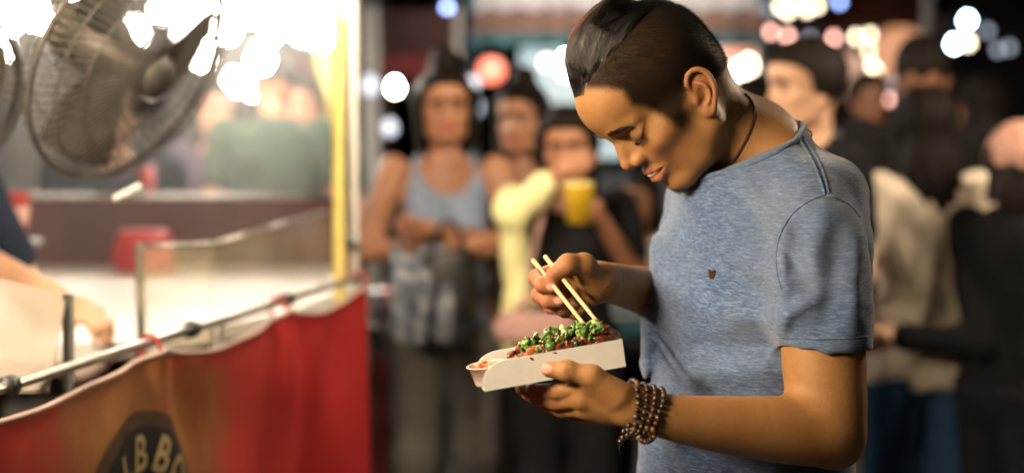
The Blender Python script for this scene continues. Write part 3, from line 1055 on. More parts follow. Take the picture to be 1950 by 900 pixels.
def lump(seed, r, rough=.28, sub=2):
    """knobbly ball: subdivided icosahedron pushed about"""
    g = np.random.default_rng(seed)
    t = (1 + 5 ** .5) / 2
    V = [np.array(v, float) for v in [(-1, t, 0), (1, t, 0), (-1, -t, 0), (1, -t, 0), (0, -1, t), (0, 1, t), (0, -1, -t), (0, 1, -t), (t, 0, -1), (t, 0, 1), (-t, 0, -1), (-t, 0, 1)]]
    V = [v / np.linalg.norm(v) for v in V]
    T = [(0, 11, 5), (0, 5, 1), (0, 1, 7), (0, 7, 10), (0, 10, 11), (1, 5, 9), (5, 11, 4), (11, 10, 2), (10, 7, 6), (7, 1, 8), (3, 9, 4), (3, 4, 2), (3, 2, 6), (3, 6, 8), (3, 8, 9), (4, 9, 5), (2, 4, 11), (6, 2, 10), (8, 6, 7), (9, 8, 1)]
    for _ in range(sub):
        mid = {}; N = []
        def mp(a, b):
            k = (min(a, b), max(a, b))
            if k not in mid:
                v = V[a] + V[b]; V.append(v / np.linalg.norm(v)); mid[k] = len(V) - 1
            return mid[k]
        for a, b, c in T:
            ab, bc, ca = mp(a, b), mp(b, c), mp(c, a)
            N += [(a, ab, ca), (b, bc, ab), (c, ca, bc), (ab, bc, ca)]
        T = N
    V = np.array(V)
    d = np.zeros(len(V))
    for f in (1.7, 3.1, 5.3, 8.0):
        k = g.normal(0, f, (3, 3)); ph = g.uniform(0, 6.28, 3)
        d += np.sin(V @ k + ph).mean(1) / f ** .55
    sc = np.array([1.0, g.uniform(.7, 1.0), g.uniform(.55, .85)])
    return V * (1 + rough * d)[:, None] * r * sc, T

def rotm(g):
    q = g.normal(0, 1, 4); q /= np.linalg.norm(q); w, x, y, z = q
    return np.array([[1 - 2 * (y * y + z * z), 2 * (x * y - z * w), 2 * (x * z + y * w)], [2 * (x * y + z * w), 1 - 2 * (x * x + z * z), 2 * (y * z - x * w)], [2 * (x * z - y * w), 2 * (y * z + x * w), 1 - 2 * (x * x + y * y)]])

def glaze(name, a, b, rough, coat, scale=260):
    t = NT(name)
    n = t.noise(scale, 4, .65)
    t.set(Base_Color=t.ramp(n, (.32, a), (.68, b)), Roughness=rough, Coat_Weight=coat, Coat_Roughness=.06, Subsurface_Weight=.08, Subsurface_Scale=.003)
    t.bump(t.noise(scale * 1.7, 3), .5, .0012)
    return t.m
KIM = glaze('kimchi', (.42, .10, .025), (.62, .22, .06), .3, .6)
MEAT = glaze('glazed_meat', (.050, .011, .005), (.230, .052, .016), .25, 1.0)
MEAT2 = glaze('charred_meat', (.018, .006, .004), (.090, .022, .009), .28, .9)
g_ = np.random.default_rng(21)
lumps = [lump(i, 1.0, .48) for i in range(8)]
def drop(name, parent, mat, s, w, h, r, src=None, flat=(1, 1, 1)):
    V, T = src or lumps[g_.integers(8)]
    V = (V * r) @ rotm(g_).T * np.array(flat)
    return part(name, (tr(s + V[:, 0], w + V[:, 1], h + V[:, 2]), T), mat, parent)
for i in range(34):
    a = g_.uniform(0, 6.28); rr = .019 * math.sqrt(g_.random())
    drop('kimchi_piece', cup, KIM, CC[0] + rr * math.cos(a), CC[1] + rr * math.sin(a), .0200 + g_.uniform(0, .0045), g_.uniform(.003, .0055), flat=(1, 1, .7))
V, Fs = lathe([(.001, .019), (.0195, .019), (.0165, .0035), (.001, .0035)], 24)
part('sauce', (tr(CC[0] + V[:, 0], CC[1] + V[:, 1], V[:, 2]), Fs), KIM, cup)

# glazed meat heaped along the tray
meal = empty('glazed_meat', tr(.11, TWID / 2, .002), 'heap of dark glossy glazed meat filling the paper tray', 'food')
def pile(s):   # height of the heap above the floor of the tray
    return np.interp(s, [.035, .05, .075, .10, .14, .160, .172], [.022, .029, .041, .046, .046, .043, .032])
nu, nv = 40, 16
U, Vv = np.meshgrid(np.linspace(.034, TLEN - .002, nu), np.linspace(.0016, TWID - .0016, nv), indexing='ij')
hh = (pile(U) - .008) * (1 - .45 * ((Vv / TWID - .5) * 2) ** 4) + g_.normal(0, .0012, U.shape)
idx = np.arange(nu * nv).reshape(nu, nv)
Q = np.stack([idx[:-1, :-1], idx[1:, :-1], idx[1:, 1:], idx[:-1, 1:]], -1).reshape(-1, 4)
Vb = np.concatenate([tr(U.ravel(), Vv.ravel(), hh.ravel()), tr(U.ravel(), Vv.ravel(), np.full(U.size, .0016))])
sk = [(int(idx[i, j0]), int(idx[i + 1, j0]), int(idx[i + 1, j0]) + nu * nv, int(idx[i, j0]) + nu * nv) for j0 in (0, nv - 1) for i in range(nu - 1)] + \
     [(int(idx[i0, j]), int(idx[i0, j + 1]), int(idx[i0, j + 1]) + nu * nv, int(idx[i0, j]) + nu * nv) for i0 in (0, nu - 1) for j in range(nv - 1)]
part('meat_bed', (Vb, [tuple(map(int, q)) for q in Q] + sk), MEAT2, meal)
for i in range(105):
    s = g_.uniform(.048, TLEN - .006); w = g_.uniform(.006, TWID - .006)
    h = (pile(s) - .006) * (1 - .42 * ((w / TWID - .5) * 2) ** 4) + g_.uniform(-.001, .004)
    drop('meat_piece', meal, MEAT if g_.random() < .7 else MEAT2, s, w, h, g_.uniform(.0045, .0085), flat=(1.35, 1, .8))
for s, w, h, r in ((.050, .016, .029, .010), (.045, .030, .031, .009), (.054, .026, .036, .008)):
    drop('meat_piece', meal, MEAT, s, w, h, r)
for s, w, h in ((.062, .008, .0345), (.068, .010, .0350), (.058, .010, .032)):
    drop('carrot_piece', meal, KIM, s, w, h, .0068, flat=(1, .8, .8))

# spring onion rings and slivers on top
def onion_mat(name, a, b):
    t = NT(name)
    t.set(Base_Color=t.ramp(t.noise(180, 3), (.35, a), (.65, b)), Roughness=.32, Subsurface_Weight=.2, Subsurface_Radius=(.3, .6, .15), Subsurface_Scale=.004)
    return t.m
ON = [onion_mat('onion_green', (.070, .150, .022), (.165, .270, .045)), onion_mat('onion_pale', (.30, .38, .11), (.50, .52, .25)), onion_mat('onion_dark', (.030, .090, .014), (.085, .180, .026))]
onion = empty('chopped_spring_onion', tr(.11, TWID / 2, .045), 'chopped green spring onion scattered along the top of the meat', 'garnish')
rings = []
for r0, hgt, arc in ((.0036, .0034, 1.0), (.0030, .0045, 1.0), (.0042, .0028, .8), (.0034, .0075, .42), (.0044, .0060, .5)):
    n = 12; m = int(n * arc); V = []; Fs = []
    for k in range(m + (arc < 1)):
        a = 2 * math.pi * k / n
        for r, z in ((r0, -hgt / 2), (r0, hgt / 2), (r0 * .72, hgt / 2), (r0 * .72, -hgt / 2)):
            V.append((r * math.cos(a), r * math.sin(a) * .85, z + .0006 * math.sin(a * 3)))
    K = len(V) // 4
    for k in range(K if arc == 1 else K - 1):
        for e in range(4):
            Fs.append((k * 4 + e, ((k + 1) % K) * 4 + e, ((k + 1) % K) * 4 + (e + 1) % 4, k * 4 + (e + 1) % 4))
    if arc < 1: Fs += [(0, 1, 2, 3), tuple((K - 1) * 4 + e for e in (3, 2, 1, 0))]
    rings.append((np.array(V), Fs))
def onion_at(s, w, h):
    k = g_.integers(len(rings))
    V, Fs = rings[k]
    V = (V * g_.uniform(.9, 1.6)) @ rotm(g_).T
    part('onion_piece', (tr(s + V[:, 0], w + V[:, 1], h + V[:, 2]), Fs), ON[g_.choice(3, p=[.5, .2, .3])], onion)
for i in range(100):
    s = g_.choice([g_.uniform(.066, .112), g_.uniform(.085, .158), g_.uniform(.125, .160)]); w = float(np.clip(g_.normal(.034, .013), .008, TWID - .008))
    onion_at(s, w, pile(s) * (1 - .20 * ((w / TWID - .5) * 2) ** 2) + g_.uniform(-.001, .0062))
for i in range(16):
    onion_at(g_.uniform(.054, .064), g_.uniform(.012, .034), g_.uniform(.036, .044))
for s, w, h in ((.116, .004, .0365), (.070, .006, .036), (.135, .006, .039)):
    onion_at(s, w, h)

SEED = simple('sesame', (.62, .50, .32), .5)
for i in range(46):
    s = g_.uniform(.06, .165); w = float(np.clip(g_.normal(.026, .016), .005, TWID - .006))
    drop('sesame_seed', meal, SEED, s, w, pile(s) * (1 - .30 * ((w / TWID - .5) * 2) ** 2) + g_.uniform(.001, .004), .0013)
# chopsticks
WOOD = NT('pale_wood')
WOOD.set(Base_Color=WOOD.ramp(WOOD.noise(1.0, 4, .6, WOOD.coord((40, 400, 40))), (.3, (.52, .34, .17)), (.7, (.66, .46, .25))), Roughness=.55)
for a, b, lb in ((px(1015, 495, 1.873), px(1119, 626, 1.724), 'pale wooden chopstick pushed into the meat on the tray'),
                 (px(1038, 488, 1.866), px(1137, 612, 1.738), 'pale wooden chopstick with its tip lifted clear of the food')):
    pts = [a + (b - a) * t for t in (0, .01, .5, .99, 1)]
    V, Fs = tube(c2w(np.array(pts)), [.0027, .0031, .0029, .0024, .0020], 10)
    tag(part('chopstick', (V, Fs), WOOD.m), lb, 'chopstick', 'pair of chopsticks')

# wooden bead bracelet wound four times round the wrist
BEADM = []
for nm, a, b in (('bead_brown', (.012, .005, .002), (.085, .034, .010)), ('bead_dark', (.005, .0028, .0018), (.030, .011, .004)), ('bead_gold', (.040, .017, .006), (.18, .085, .026))):
    t = NT(nm); v = t.coord((1, 1, 1))
    w_ = t.n('TexWave', i_Scale=260.0, i_Distortion=6.0, i_Detail=2.0); t.t.links.new(v, w_.inputs['Vector'])
    t.set(Base_Color=t.ramp(w_.outputs[1], (.2, a), (.8, b)), Roughness=.36, Coat_Weight=.25, Coat_Roughness=.15); BEADM.append(t.m)
brac = empty('bead_bracelet', W(1222, 778, 1.668), 'brown tiger-striped bead bracelet wound four times round the wrist below the tray', 'bracelet')
bV, bT = lump(77, .0040, .02, 2)
bmesh_ = []
for mt in BEADM:
    m_ = raw_mesh('bead', bV / np.array([1, .9, .8]), bT); m_.materials.append(mt); bmesh_.append(m_)
ax = unit(px(1262, 790, 1.673) - px(1200, 773, 1.667))
def bead(p):
    o = new_obj('bead', bmesh_[g_.choice(3, p=[.5, .33, .17])], brac)
    o.location = Vector(c2w(p)); o.rotation_euler = g_.uniform(0, 6.28, 3)
    sc = g_.uniform(.92, 1.08); o.scale = (sc, sc, sc)
for k, (x, y, tilt) in enumerate(((1203, 771, .16), (1217, 776, .05), (1230, 781, -.04), (1243, 784, -.12))):
    c = px(x, y, 1.669) + np.array([0, 0, -.002])
    n = unit(ax + np.array([0, 0, tilt])); u = unit(np.cross(n, [0, 1, 0])); v = np.cross(n, u)
    N = 24; r = .0282 + .0006 * k
    # sit on the wrist surface, hanging slightly at the bottom
    for i in range(N):
        a = 2 * math.pi * i / N
        d = math.cos(a) * u + math.sin(a) * v
        lo, hi = .012, .06
        for _ in range(18):
            mid = (lo + hi) / 2
            if larm_sdf((c + d * mid)[None])[0] < .0035: lo = mid
            else: hi = mid
        rad = min(hi, .040) + (.0035 if d[2] < -.5 else .0004)
        bead(c + d * rad + ax * g_.normal(0, .0003))
lp = spline([px(1206, 812, 1.652), px(1212, 826, 1.648), px(1222, 838, 1.646), px(1234, 840, 1.646), px(1245, 830, 1.648), px(1246, 818, 1.650)], 11)
for p in lp: bead(p)
for x, y in ((1203, 815), (1196, 819), (1203, 824), (1195, 828), (1188, 822), (1186, 833), (1181, 841), (1208, 820), (1197, 810)):
    bead(px(x, y, 1.648))
V, Fs = tube([W(1181, 843, 1.648), W(1179, 852, 1.648), W(1182, 866, 1.648)], .0005, 5)
part('tassel_cord', (V, Fs), simple('dark_cord', (.02, .012, .01), .8), brac)
# ================================================================== the market: ground, lamps, stalls
def asphalt():
    t = NT('asphalt')
    n = t.noise(3, 6, .6); f = t.noise(180, 3, .7)
    t.set(Base_Color=t.mix(t.ramp(f, (.3, 0.0), (.8, .6)), t.ramp(n, (.3, (.030, .029, .028)), (.7, (.058, .055, .052))), (.075, .072, .068)), Roughness=t.ramp(n, (.3, .55), (.7, .9)))
    t.bump(f, .5, .004)
    return t.m
g = new_obj('ground', raw_mesh('ground', [(-60, -30, 0), (60, -30, 0), (60, 110, 0), (-60, 110, 0)], [(0, 1, 2, 3)], False), None, asphalt())
g['kind'] = 'structure'

STEEL = simple('worn_steel', (.42, .41, .39), .34, .9, .2, 40)
GREY = simple('grey_paint', (.20, .20, .21), .5, .2, .25, 30)
BLACKP = simple('black_plastic', (.012, .012, .013), .45, 0, .3, 40)
WHITEP = simple('white_plastic', (.74, .72, .69), .4, 0, .06, 20)
YELLOW = simple('yellow_cloth', (.80, .66, .20), .8, 0, .12, 25, .3)
REDC = simple('red_cloth', (.30, .022, .020), .8, 0, .25, 18, .3)

def rod(name, a, b, r, mat, parent=None, n=10):
    return part(name, tube([np.asarray(a, float), np.asarray(b, float)], r, n), mat, parent)

def slab(name, poly, z0, z1, mat, parent=None):
    n = len(poly)
    V = np.array([(p[0], p[1], z) for z in (z0, z1) for p in poly])
    Fs = [tuple(range(n))[::-1], tuple(range(n, 2 * n))] + [(i, (i + 1) % n, n + (i + 1) % n, n + i) for i in range(n)]
    return part(name, (V, Fs), mat, parent, smooth=False)

# ---- lamps: a bulb is glass, cap and a bit of wire
GLOW = {k: glow('bulb_' + k, c, e) for k, c, e in (
    ('warm', (1.0, .90, .76), 70), ('white', (1.0, .93, .80), 60), ('front', (1.0, .79, .53), 1050), ('key', (1.0, .81, .56), 340), ('bright', (1.0, .81, .56), 800), ('soft', (1.0, .82, .58), 150), ('lamp', (1.0, .80, .56), 760),
    ('lane', (1.0, .80, .58), 60), ('blue', (.30, .42, 1.0), 9), ('far', (1.0, .82, .55), 9), ('cool', (.66, .95, 1.0), 40), ('pink', (1.0, .50, .40), 7), ('dim', (.75, .82, 1.0), 1.1))}
bulb_src = {}
def bulb_meshes(r):
    if r not in bulb_src:
        V, Fs = lathe([(.001, -1.0 * r), (.5 * r, -.87 * r), (.87 * r, -.5 * r), (r, 0), (.87 * r, .5 * r), (.6 * r, .95 * r), (.36 * r, 1.35 * r)], 12, False, True)
        C, Cf = lathe([(.40 * r, 1.30 * r), (.42 * r, 1.9 * r), (.22 * r, 2.1 * r)], 10, True, True)
        bulb_src[r] = ((V, Fs), (C, Cf), {})
    return bulb_src[r]
def bulb(p, r, kind, label, group, drop=.12):
    (V, Fs), (C, Cf), cache = bulb_meshes(r)
    if kind not in cache:
        m = raw_mesh('bulb_glass', V, Fs); m.materials.append(GLOW[kind])
        c = raw_mesh('bulb_cap', C, Cf); c.materials.append(BLACKP)
        w, wf = tube([(0, 0, 2.0 * r), (0, 0, 2.0 * r + drop)], .004, 6)
        wm = raw_mesh('wire', w, wf); wm.materials.append(BLACKP)
        cache[kind] = (m, c, wm)
    e = empty('light_bulb', p, label, 'light bulb', group)
    for nm, m in zip(('bulb_glass', 'bulb_cap', 'wire'), cache[kind]):
        o = bpy.data.objects.new(nm, m); COL.objects.link(o); o.parent = e
    return e

# ---- the barbecue stall on the left of the lane
RA, RB = W(0, 741, 2.0), W(684, 527, 3.42)
E1 = unit([RB[0] - RA[0], RB[1] - RA[1], 0]); E2 = np.array([-E1[1], E1[0], 0])
RLEN = float(np.linalg.norm((RB - RA)[:2])); RZ = float(RA[2] + RB[2]) / 2
def S(u, v, z): return np.array([RA[0], RA[1], 0]) + u * E1 + v * E2 + np.array([0, 0, z])

rail = empty('stall_rail', S(RLEN, 0, 0), 'dull steel rail along the front of the barbecue stall above the red banner', 'rail')
rod('rail_tube', S(-1.0, 0, RZ), S(RLEN + .01, 0, RZ), .0085, STEEL, rail, 12)
for u in (-.95, RLEN * .5, RLEN): rod('post', S(u, .02, 0), S(u, .02, RZ - .008), .014, STEEL, rail)
for u in (.02, RLEN * .40, RLEN * .70): part('clamp', tube([S(u - .012, 0, RZ), S(u + .012, 0, RZ)], .015, 10), BLACKP, rail)

# red printed banner tied to the rail
TIES = [-1.0, -.42, RLEN * .295, RLEN * .665, RLEN + .005]
def sag_of(u):
    sag = np.zeros_like(np.asarray(u, float))
    for a, b, dp in zip(TIES[:-1], TIES[1:], (.03, .030, .035, .035)):
        t = (u - a) / (b - a)
        sag = np.where((t >= 0) & (t <= 1), dp * 4 * t * (1 - t), sag)
    return sag
def ban(u, h):
    """banner surface: u along the rail, h below its own top edge"""
    u = np.asarray(u, float); h = np.asarray(h, float)
    sag = sag_of(u)
    fold = .012 * np.sin(u * 9 + 1.2 * np.sin(h * 4)) * sstep(0, .25, h) + .005 * np.sin(u * 23 + h * 9) + .012 * np.sin((u * 8 - h * 8)) * sstep(0, .2, h)
    for a in TIES:      # pleats gathered under each tie
        fold = fold + .018 * np.cos((u - a) * 34 / (1 + 2.2 * h)) * np.exp(-((u - a) / (.10 + .25 * h)) ** 2)
    fold = fold * (1 - .85 * sstep(RLEN - .30, RLEN, u))
    P = np.array([RA[0], RA[1], 0]) + u[..., None] * E1 - (.016 + fold)[..., None] * E2
    P[..., 2] = RZ - .012 - sag - h
    return P
LOGO_R = .168
_p = W(255, 1008, 2.36)
LOGO_U = float((_p - np.array([RA[0], RA[1], 0])) @ E1)
def banner_material():
    t = NT('printed_banner')
    c = t.n('TexCoord'); sub = t.n('VectorMath', operation='SUBTRACT'); t.t.links.new(c.outputs['Object'], sub.inputs[0])
    lc = ban(np.array(LOGO_U), np.array(.22)); sub.inputs[1].default_value = tuple(float(a) for a in lc)
    ln = t.n('VectorMath', operation='LENGTH'); t.t.links.new(sub.outputs[0], ln.inputs[0])
    dist = t.math('ADD', ln.outputs['Value'], t.math('MULTIPLY', t.math('SUBTRACT', t.noise(6, 4, .65), .5), .55))
    col = t.ramp(dist, (.14, (.30, .135, .050)), (.28, (.27, .078, .028)), (.40, (.38, .036, .026)), (.75, (.42, .022, .022)))
    t.set(Base_Color=col, Roughness=.75, Specular_IOR_Level=.2)
    t.bump(t.noise(900, 2), .15, .001)
    return t.m
BANM = banner_material()
banner = empty('stall_banner', S(RLEN * .5, 0, RZ - 1.0), 'red and orange printed banner with a round black emblem tied below the stall rail', 'banner')
us = np.linspace(-1.0, RLEN + .005, 190); hs = np.linspace(0, .95, 60)
Ug, Hg = np.meshgrid(us, hs, indexing='ij')
idx = np.arange(Ug.size).reshape(Ug.shape)
Q = np.stack([idx[:-1, :-1], idx[1:, :-1], idx[1:, 1:], idx[:-1, 1:]], -1).reshape(-1, 4)
V = ban(Ug, Hg).reshape(-1, 3)
part('banner_cloth', (V, Q), BANM, banner)
hem = ban(us, us * 0); part('banner_hem', tube(hem, .0045, 6), simple('hem_tape', (.42, .30, .27), .7), banner)
for u in TIES[1:]:
    c0 = ban(np.array(u), np.array(.012))
    ang = np.linspace(0, 2 * math.pi, 14, endpoint=False)
    ctr = np.array([*S(u, 0, 0)[:2], RZ - .010])
    part('tie', tube([ctr + np.array([0, 0, .022]) * math.cos(a) - E2 * .019 * math.sin(a) for a in ang], .0035, 6, closed=True), REDC, banner)
# emblem: ring, disc and lettering, printed on the cloth (2 mm proud so it reads cleanly)
EMH = float(RZ - .012 - _p[2]) - .005
def on_ban(x, y, lift):
    x, y = np.asarray(x, float), np.asarray(y, float)
    return ban(LOGO_U + x, EMH - y - sag_of(LOGO_U + x)) - E2 * lift
def disc(r0, r1, lift, n=48, m=6):
    V, Fs = [], []
    for i in range(m + 1):
        for k in range(n):
            r = r0 + (r1 - r0) * i / m; a = 2 * math.pi * k / n
            V.append(on_ban(r * math.cos(a), r * math.sin(a), lift))
    for i in range(m):
        for k in range(n): Fs.append((i * n + k, (i + 1) * n + k, (i + 1) * n + (k + 1) % n, i * n + (k + 1) % n))
    return np.array(V), Fs
emblem = part('emblem', disc(.0005, LOGO_R * 1.15, .003), simple('emblem_ring', (.060, .030, .012), .6, vary=.3), banner)
part('emblem_disc', disc(.0004, LOGO_R * 1.0, .006), simple('emblem_black', (.006, .006, .006), .6), emblem)
INK = simple('cream_ink', (.36, .27, .13), .6, vary=.25, scale=120)
for ch, a in zip('AILBBQ', (163, 138, 116, 90, 63, 34)):
    fc = bpy.data.curves.new('t', 'FONT'); fc.body = ch; fc.size = .085; fc.align_x = 'CENTER'; fc.offset = .002
    fo = bpy.data.objects.new('t', fc); COL.objects.link(fo)
    bpy.context.view_layer.update()
    tm_ = bpy.data.meshes.new_from_object(fo.evaluated_get(bpy.context.evaluated_depsgraph_get()))
    co = np.zeros(len(tm_.vertices) * 3); tm_.vertices.foreach_get('co', co); co = co.reshape(-1, 3)
    fcs = [tuple(p.vertices) for p in tm_.polygons]
    bpy.data.objects.remove(fo); bpy.data.meshes.remove(tm_)
    th = R(a); x0, y0 = co[:, 0] * .80, co[:, 1] + LOGO_R * .57
    V = on_ban(x0 * math.sin(th) + y0 * math.cos(th), -x0 * math.cos(th) + y0 * math.sin(th), .009)
    part('letter', (V, fcs), INK, emblem, smooth=False)

# white prep table behind the rail
TZ = 1.05
tp_ = [Wz(-260, 501, TZ), Wz(640, 501, TZ), Wz(672, 545, TZ), Wz(560, 590, TZ), Wz(270, 650, TZ), Wz(118, 655, TZ), Wz(-260, 655, TZ)]
table = empty('prep_table', (*(tp_[3][:2]), 0), 'white-topped prep table behind the stall rail', 'table')
slab('table_top', tp_[::-1], TZ - .035, TZ, WHITEP, table)
for p in (tp_[1], tp_[4], tp_[0], tp_[6]):
    c = np.mean(tp_, axis=0); q = p + (c - p) * .08
    rod('leg', (q[0], q[1], 0), (q[0], q[1], TZ - .034), .018, STEEL, table)
gr0 = Wz(205, 668, .97)
griddle = empty('griddle', (gr0[0], gr0[1], .80), 'black flat griddle below the end of the white prep table', 'griddle')
part('griddle_plate', box(gr0 + (-.28, -.05, -.05), gr0 + (.16, .28, 0), .01), BLACKP, griddle, smooth=False)
part('griddle_body', box(gr0 + (-.26, -.03, -.16), gr0 + (.14, .26, -.052), .01), GREY, griddle, smooth=False)
for dx in (-.24, .12):
    for dy in (0, .24): rod('leg', gr0 + (dx, dy, -.97), gr0 + (dx, dy, -.158), .012, STEEL, griddle)
PAPER = simple('paper_roll', (.72, .60, .52), .7, vary=.1)
for x, y, l_, lb in ((150, 692, .13, 'pale wrapped roll lying on the black griddle near the rail'), (176, 678, .10, 'pale folded paper lying on the griddle beside the wrapped roll')):
    p = Wz(x, y, 1.0); d = unit([1, .35, 0])
    tt = np.linspace(0, 1, 9)
    tag(part('wrapped_roll', tube([p + d * l_ * (t - .5) + np.array([0, 0, .006 * math.sin(t * 9)]) for t in tt], [.012 + .022 * math.sin(math.pi * (.06 + .88 * t)) for t in tt], 12), PAPER), lb, 'food')

# clear guard panels
def glassy(name, col, alpha, rough=.08):
    t = NT(name); t.set(Base_Color=t.ramp(t.noise(4, 4), (.35, tuple(c * .85 for c in col)), (.65, col)), Roughness=rough, Alpha=alpha)
    return t.m
PLEX = glassy('clear_acrylic', (.55, .50, .34), .22); FROST = glassy('frosted_acrylic', (.34, .30, .26), .55, .3)
gz = 1.262
gp = [W(265, 467, 2.95), W(402, 463, 2.98), W(622, 402, 4.05)]
guard = empty('acrylic_guard', (*gp[0][:2], TZ), 'clear acrylic guard with a steel front post standing on the white table', 'guard')
for a, b in zip(gp[:-1], gp[1:]):
    a0, b0 = np.array([a[0], a[1], TZ + .004]), np.array([b[0], b[1], TZ + .004]); a1, b1 = np.array([a[0], a[1], gz]), np.array([b[0], b[1], gz])
    n = unit(np.cross(b0 - a0, [0, 0, 1])) * .003
    V = np.array([a0 - n, b0 - n, b1 - n, a1 - n, a0 + n, b0 + n, b1 + n, a1 + n])
    part('acrylic_panel', (V, [(0, 1, 2, 3), (7, 6, 5, 4), (0, 4, 5, 1), (1, 5, 6, 2), (2, 6, 7, 3), (3, 7, 4, 0)]), PLEX, guard, smooth=False)
    rod('top_edge', a1, b1, .0055, STEEL, guard, 8)
pp = np.array([gp[0][0], gp[0][1], 0]); rod('post', pp + (0, 0, TZ - .12), pp + (0, 0, gz + .004), .009, simple('olive_steel', (.16, .15, .11), .45, .6), guard)
fr = empty('side_screen', W(95, 742, 2.12), 'frosted side screen on a leaning dark post at the near end of the stall', 'screen')
a, b, c, d = W(128, 562, 2.35), W(92, 745, 2.10), W(-230, 745, 2.10), W(-230, 480, 2.35)
n = unit(np.cross(b - a, c - b)) * .003
V = np.array([p + s * n for s in (-1, 1) for p in (a, b, c, d)])
part('screen_panel', (V, [(0, 1, 2, 3), (7, 6, 5, 4), (0, 4, 5, 1), (1, 5, 6, 2), (2, 6, 7, 3), (3, 7, 4, 0)]), FROST, fr, smooth=False)
rod('post', W(131, 560, 2.34), np.array([*W(92, 745, 2.10)[:2], .0]) , .0095, simple('dark_steel', (.05, .05, .04), .45, .6), fr)

# dark red wind screen at the back of the stall
ws = empty('wind_screen', W(330, 497, 4.62), 'dark red plastic wind screen along the back of the barbecue stall', 'screen')
WSM = glassy('red_vinyl', (.13, .055, .055), .80, .25)
a, b = W(-300, 377, 4.6), W(642, 377, 4.6)
V, Fs = box((a[0], a[1] - .004, .12), (b[0], a[1] + .004, a[2]))
part('vinyl_sheet', (V, Fs), WSM, ws, smooth=False)
rod('top_edge', (a[0], a[1], a[2] + .005), (b[0], a[1], a[2] + .005), .008, STEEL, ws, 8)
for x in np.linspace(a[0], b[0], 4): rod('post', (x, a[1] + .02, 0), (x, a[1] + .02, a[2]), .012, GREY, ws)

# yellow post with gathered cloth and its white neighbour
YP = W(645, 560, 3.45); top = 2.75
yp = empty('yellow_post', (YP[0], YP[1], 0), 'yellow cloth-wrapped corner post of the barbecue stall', 'post')
zs = np.linspace(.9, top, 60)
V, Fs = [], []
for i, z in enumerate(zs):
    wdt = np.interp(z, [.9, 1.35, 1.58, 1.66, 1.75, 2.0, top], [.032, .032, .035, .042, .056, .072, .086])
    for k in range(28):
        a = 2 * math.pi * k / 28
        r = wdt * (1 + .16 * math.sin(a * 6 + z * 3) + .05 * math.sin(a * 11 - z * 9))
        V.append((YP[0] - (wdt - .022) * .8 + r * math.cos(a), YP[1] + .5 * r * math.sin(a), z))
for i in range(59):
    for k in range(28): Fs.append((i * 28 + k, i * 28 + (k + 1) % 28, (i + 1) * 28 + (k + 1) % 28, (i + 1) * 28 + k))
part('yellow_drape', (np.array(V), Fs), YELLOW, yp)
rod('pole', (YP[0], YP[1] + .015, 0), (YP[0], YP[1] + .015, top), .014, YELLOW, yp)
part('foot_plate', lathe([(.001, .012), (.085, .012), (.09, .006), (.09, .0)], 20), GREY, yp).location = (0, 0, 0)
wp = W(674, 400, 3.52)
wpo = empty('white_pole', (wp[0], wp[1], 0), 'slim white tent pole beside the yellow post', 'pole')
rod('pole_tube', (wp[0], wp[1], 0), (wp[0], wp[1], top), .0105, WHITEP, wpo)
part('pole_collar', tube([(wp[0], wp[1], 1.20), (wp[0], wp[1], 1.235)], .017, 12), GREY, wpo)
part('pole_foot', box((wp[0] - .05, wp[1] - .05, 0), (wp[0] + .05, wp[1] + .05, .008)), GREY, wpo, smooth=False)

# canopy over the stall (above the frame), with its frame
cv = empty('stall_canopy', S(.6, .6, 2.4), 'white tent canopy roof over the barbecue stall', 'canopy')
c0, c1, c2, c3 = S(-2.0, -.24, 2.52), S(RLEN + .1, -.24, 2.52), S(RLEN + 2.9, 3.2, 2.52), S(-1.6, 3.0, 2.52); pk = S(.6, 1.5, 3.1)
V = np.array([c0, c1, c2, c3, pk, *(p - (0, 0, .17) for p in (c0, c1, c2, c3))])
part('roof_cloth', (V, [(0, 1, 4), (1, 2, 4), (2, 3, 4), (3, 0, 4)]), simple('tent_cloth', (.62, .58, .52), .8), cv, smooth=False)
part('valance', (V, [(0, 5, 6, 1), (1, 6, 7, 2), (2, 7, 8, 3), (3, 8, 5, 0)]), REDC, cv, smooth=False)
for p in (c2, c3, c0): rod('leg', (p[0], p[1], 0), (p[0], p[1], 2.5), .016, STEEL, cv)
for u, v, z in ((-1.60, .02, 2.05), (-1.38, .02, 2.05), (-1.16, .02, 2.05), (-.95, .10, 1.95), (-.72, .20, 1.85), (-.55, .20, 1.85), (-.38, .20, 1.85), (-.20, .20, 1.85)):  # unseen bulbs, placed and powered as key light on the man
    bulb(S(u, v, z), .032, 'front' if u < -.9 else 'key', 'unseen low-hung key-light bulb towards the near end of the prep table', 'unseen key bulbs over the table', .60)
for u, k_ in ((-.5, 'soft'), (0, 'soft'), (.4, 'soft'), (.8, 'soft'), (1.18, 'soft'), (1.42, 'bright')):
    bulb(S(u, -.20, 2.06), .032, k_, 'clear bulb on the string under the front edge of the stall canopy', 'bulbs along the stall front', .30)
kb = [(15, 42, 5.2), (2, 92, 5.4), (122, 74, 5.6), (258, 64, 5.6), (352, 58, 5.3), (386, 108, 5.0), (432, 58, 5.3), (496, 114, 5.1), (516, 60, 5.6), (576, 60, 5.4), (446, 160, 6.4), (484, 168, 6.2),
      (470, 26, 5.5), (545, 14, 5.6), (612, 34, 5.4), (310, 20, 5.5), (205, 20, 5.6), (75, 36, 5.3), (40, 8, 5.6), (385, 16, 5.2), (610, 72, 5.9), (150, 6, 5.8), (430, 4, 6.0), (510, 6, 6.0), (580, 2, 6.0), (340, 2, 6.1), (640, 10, 6.2)]
for x, y, d in kb:
    bulb(W(x, y, d), .046, 'warm', 'bright round bulb hanging at the back of the barbecue stall', 'bulbs at the back of the stall', .5)

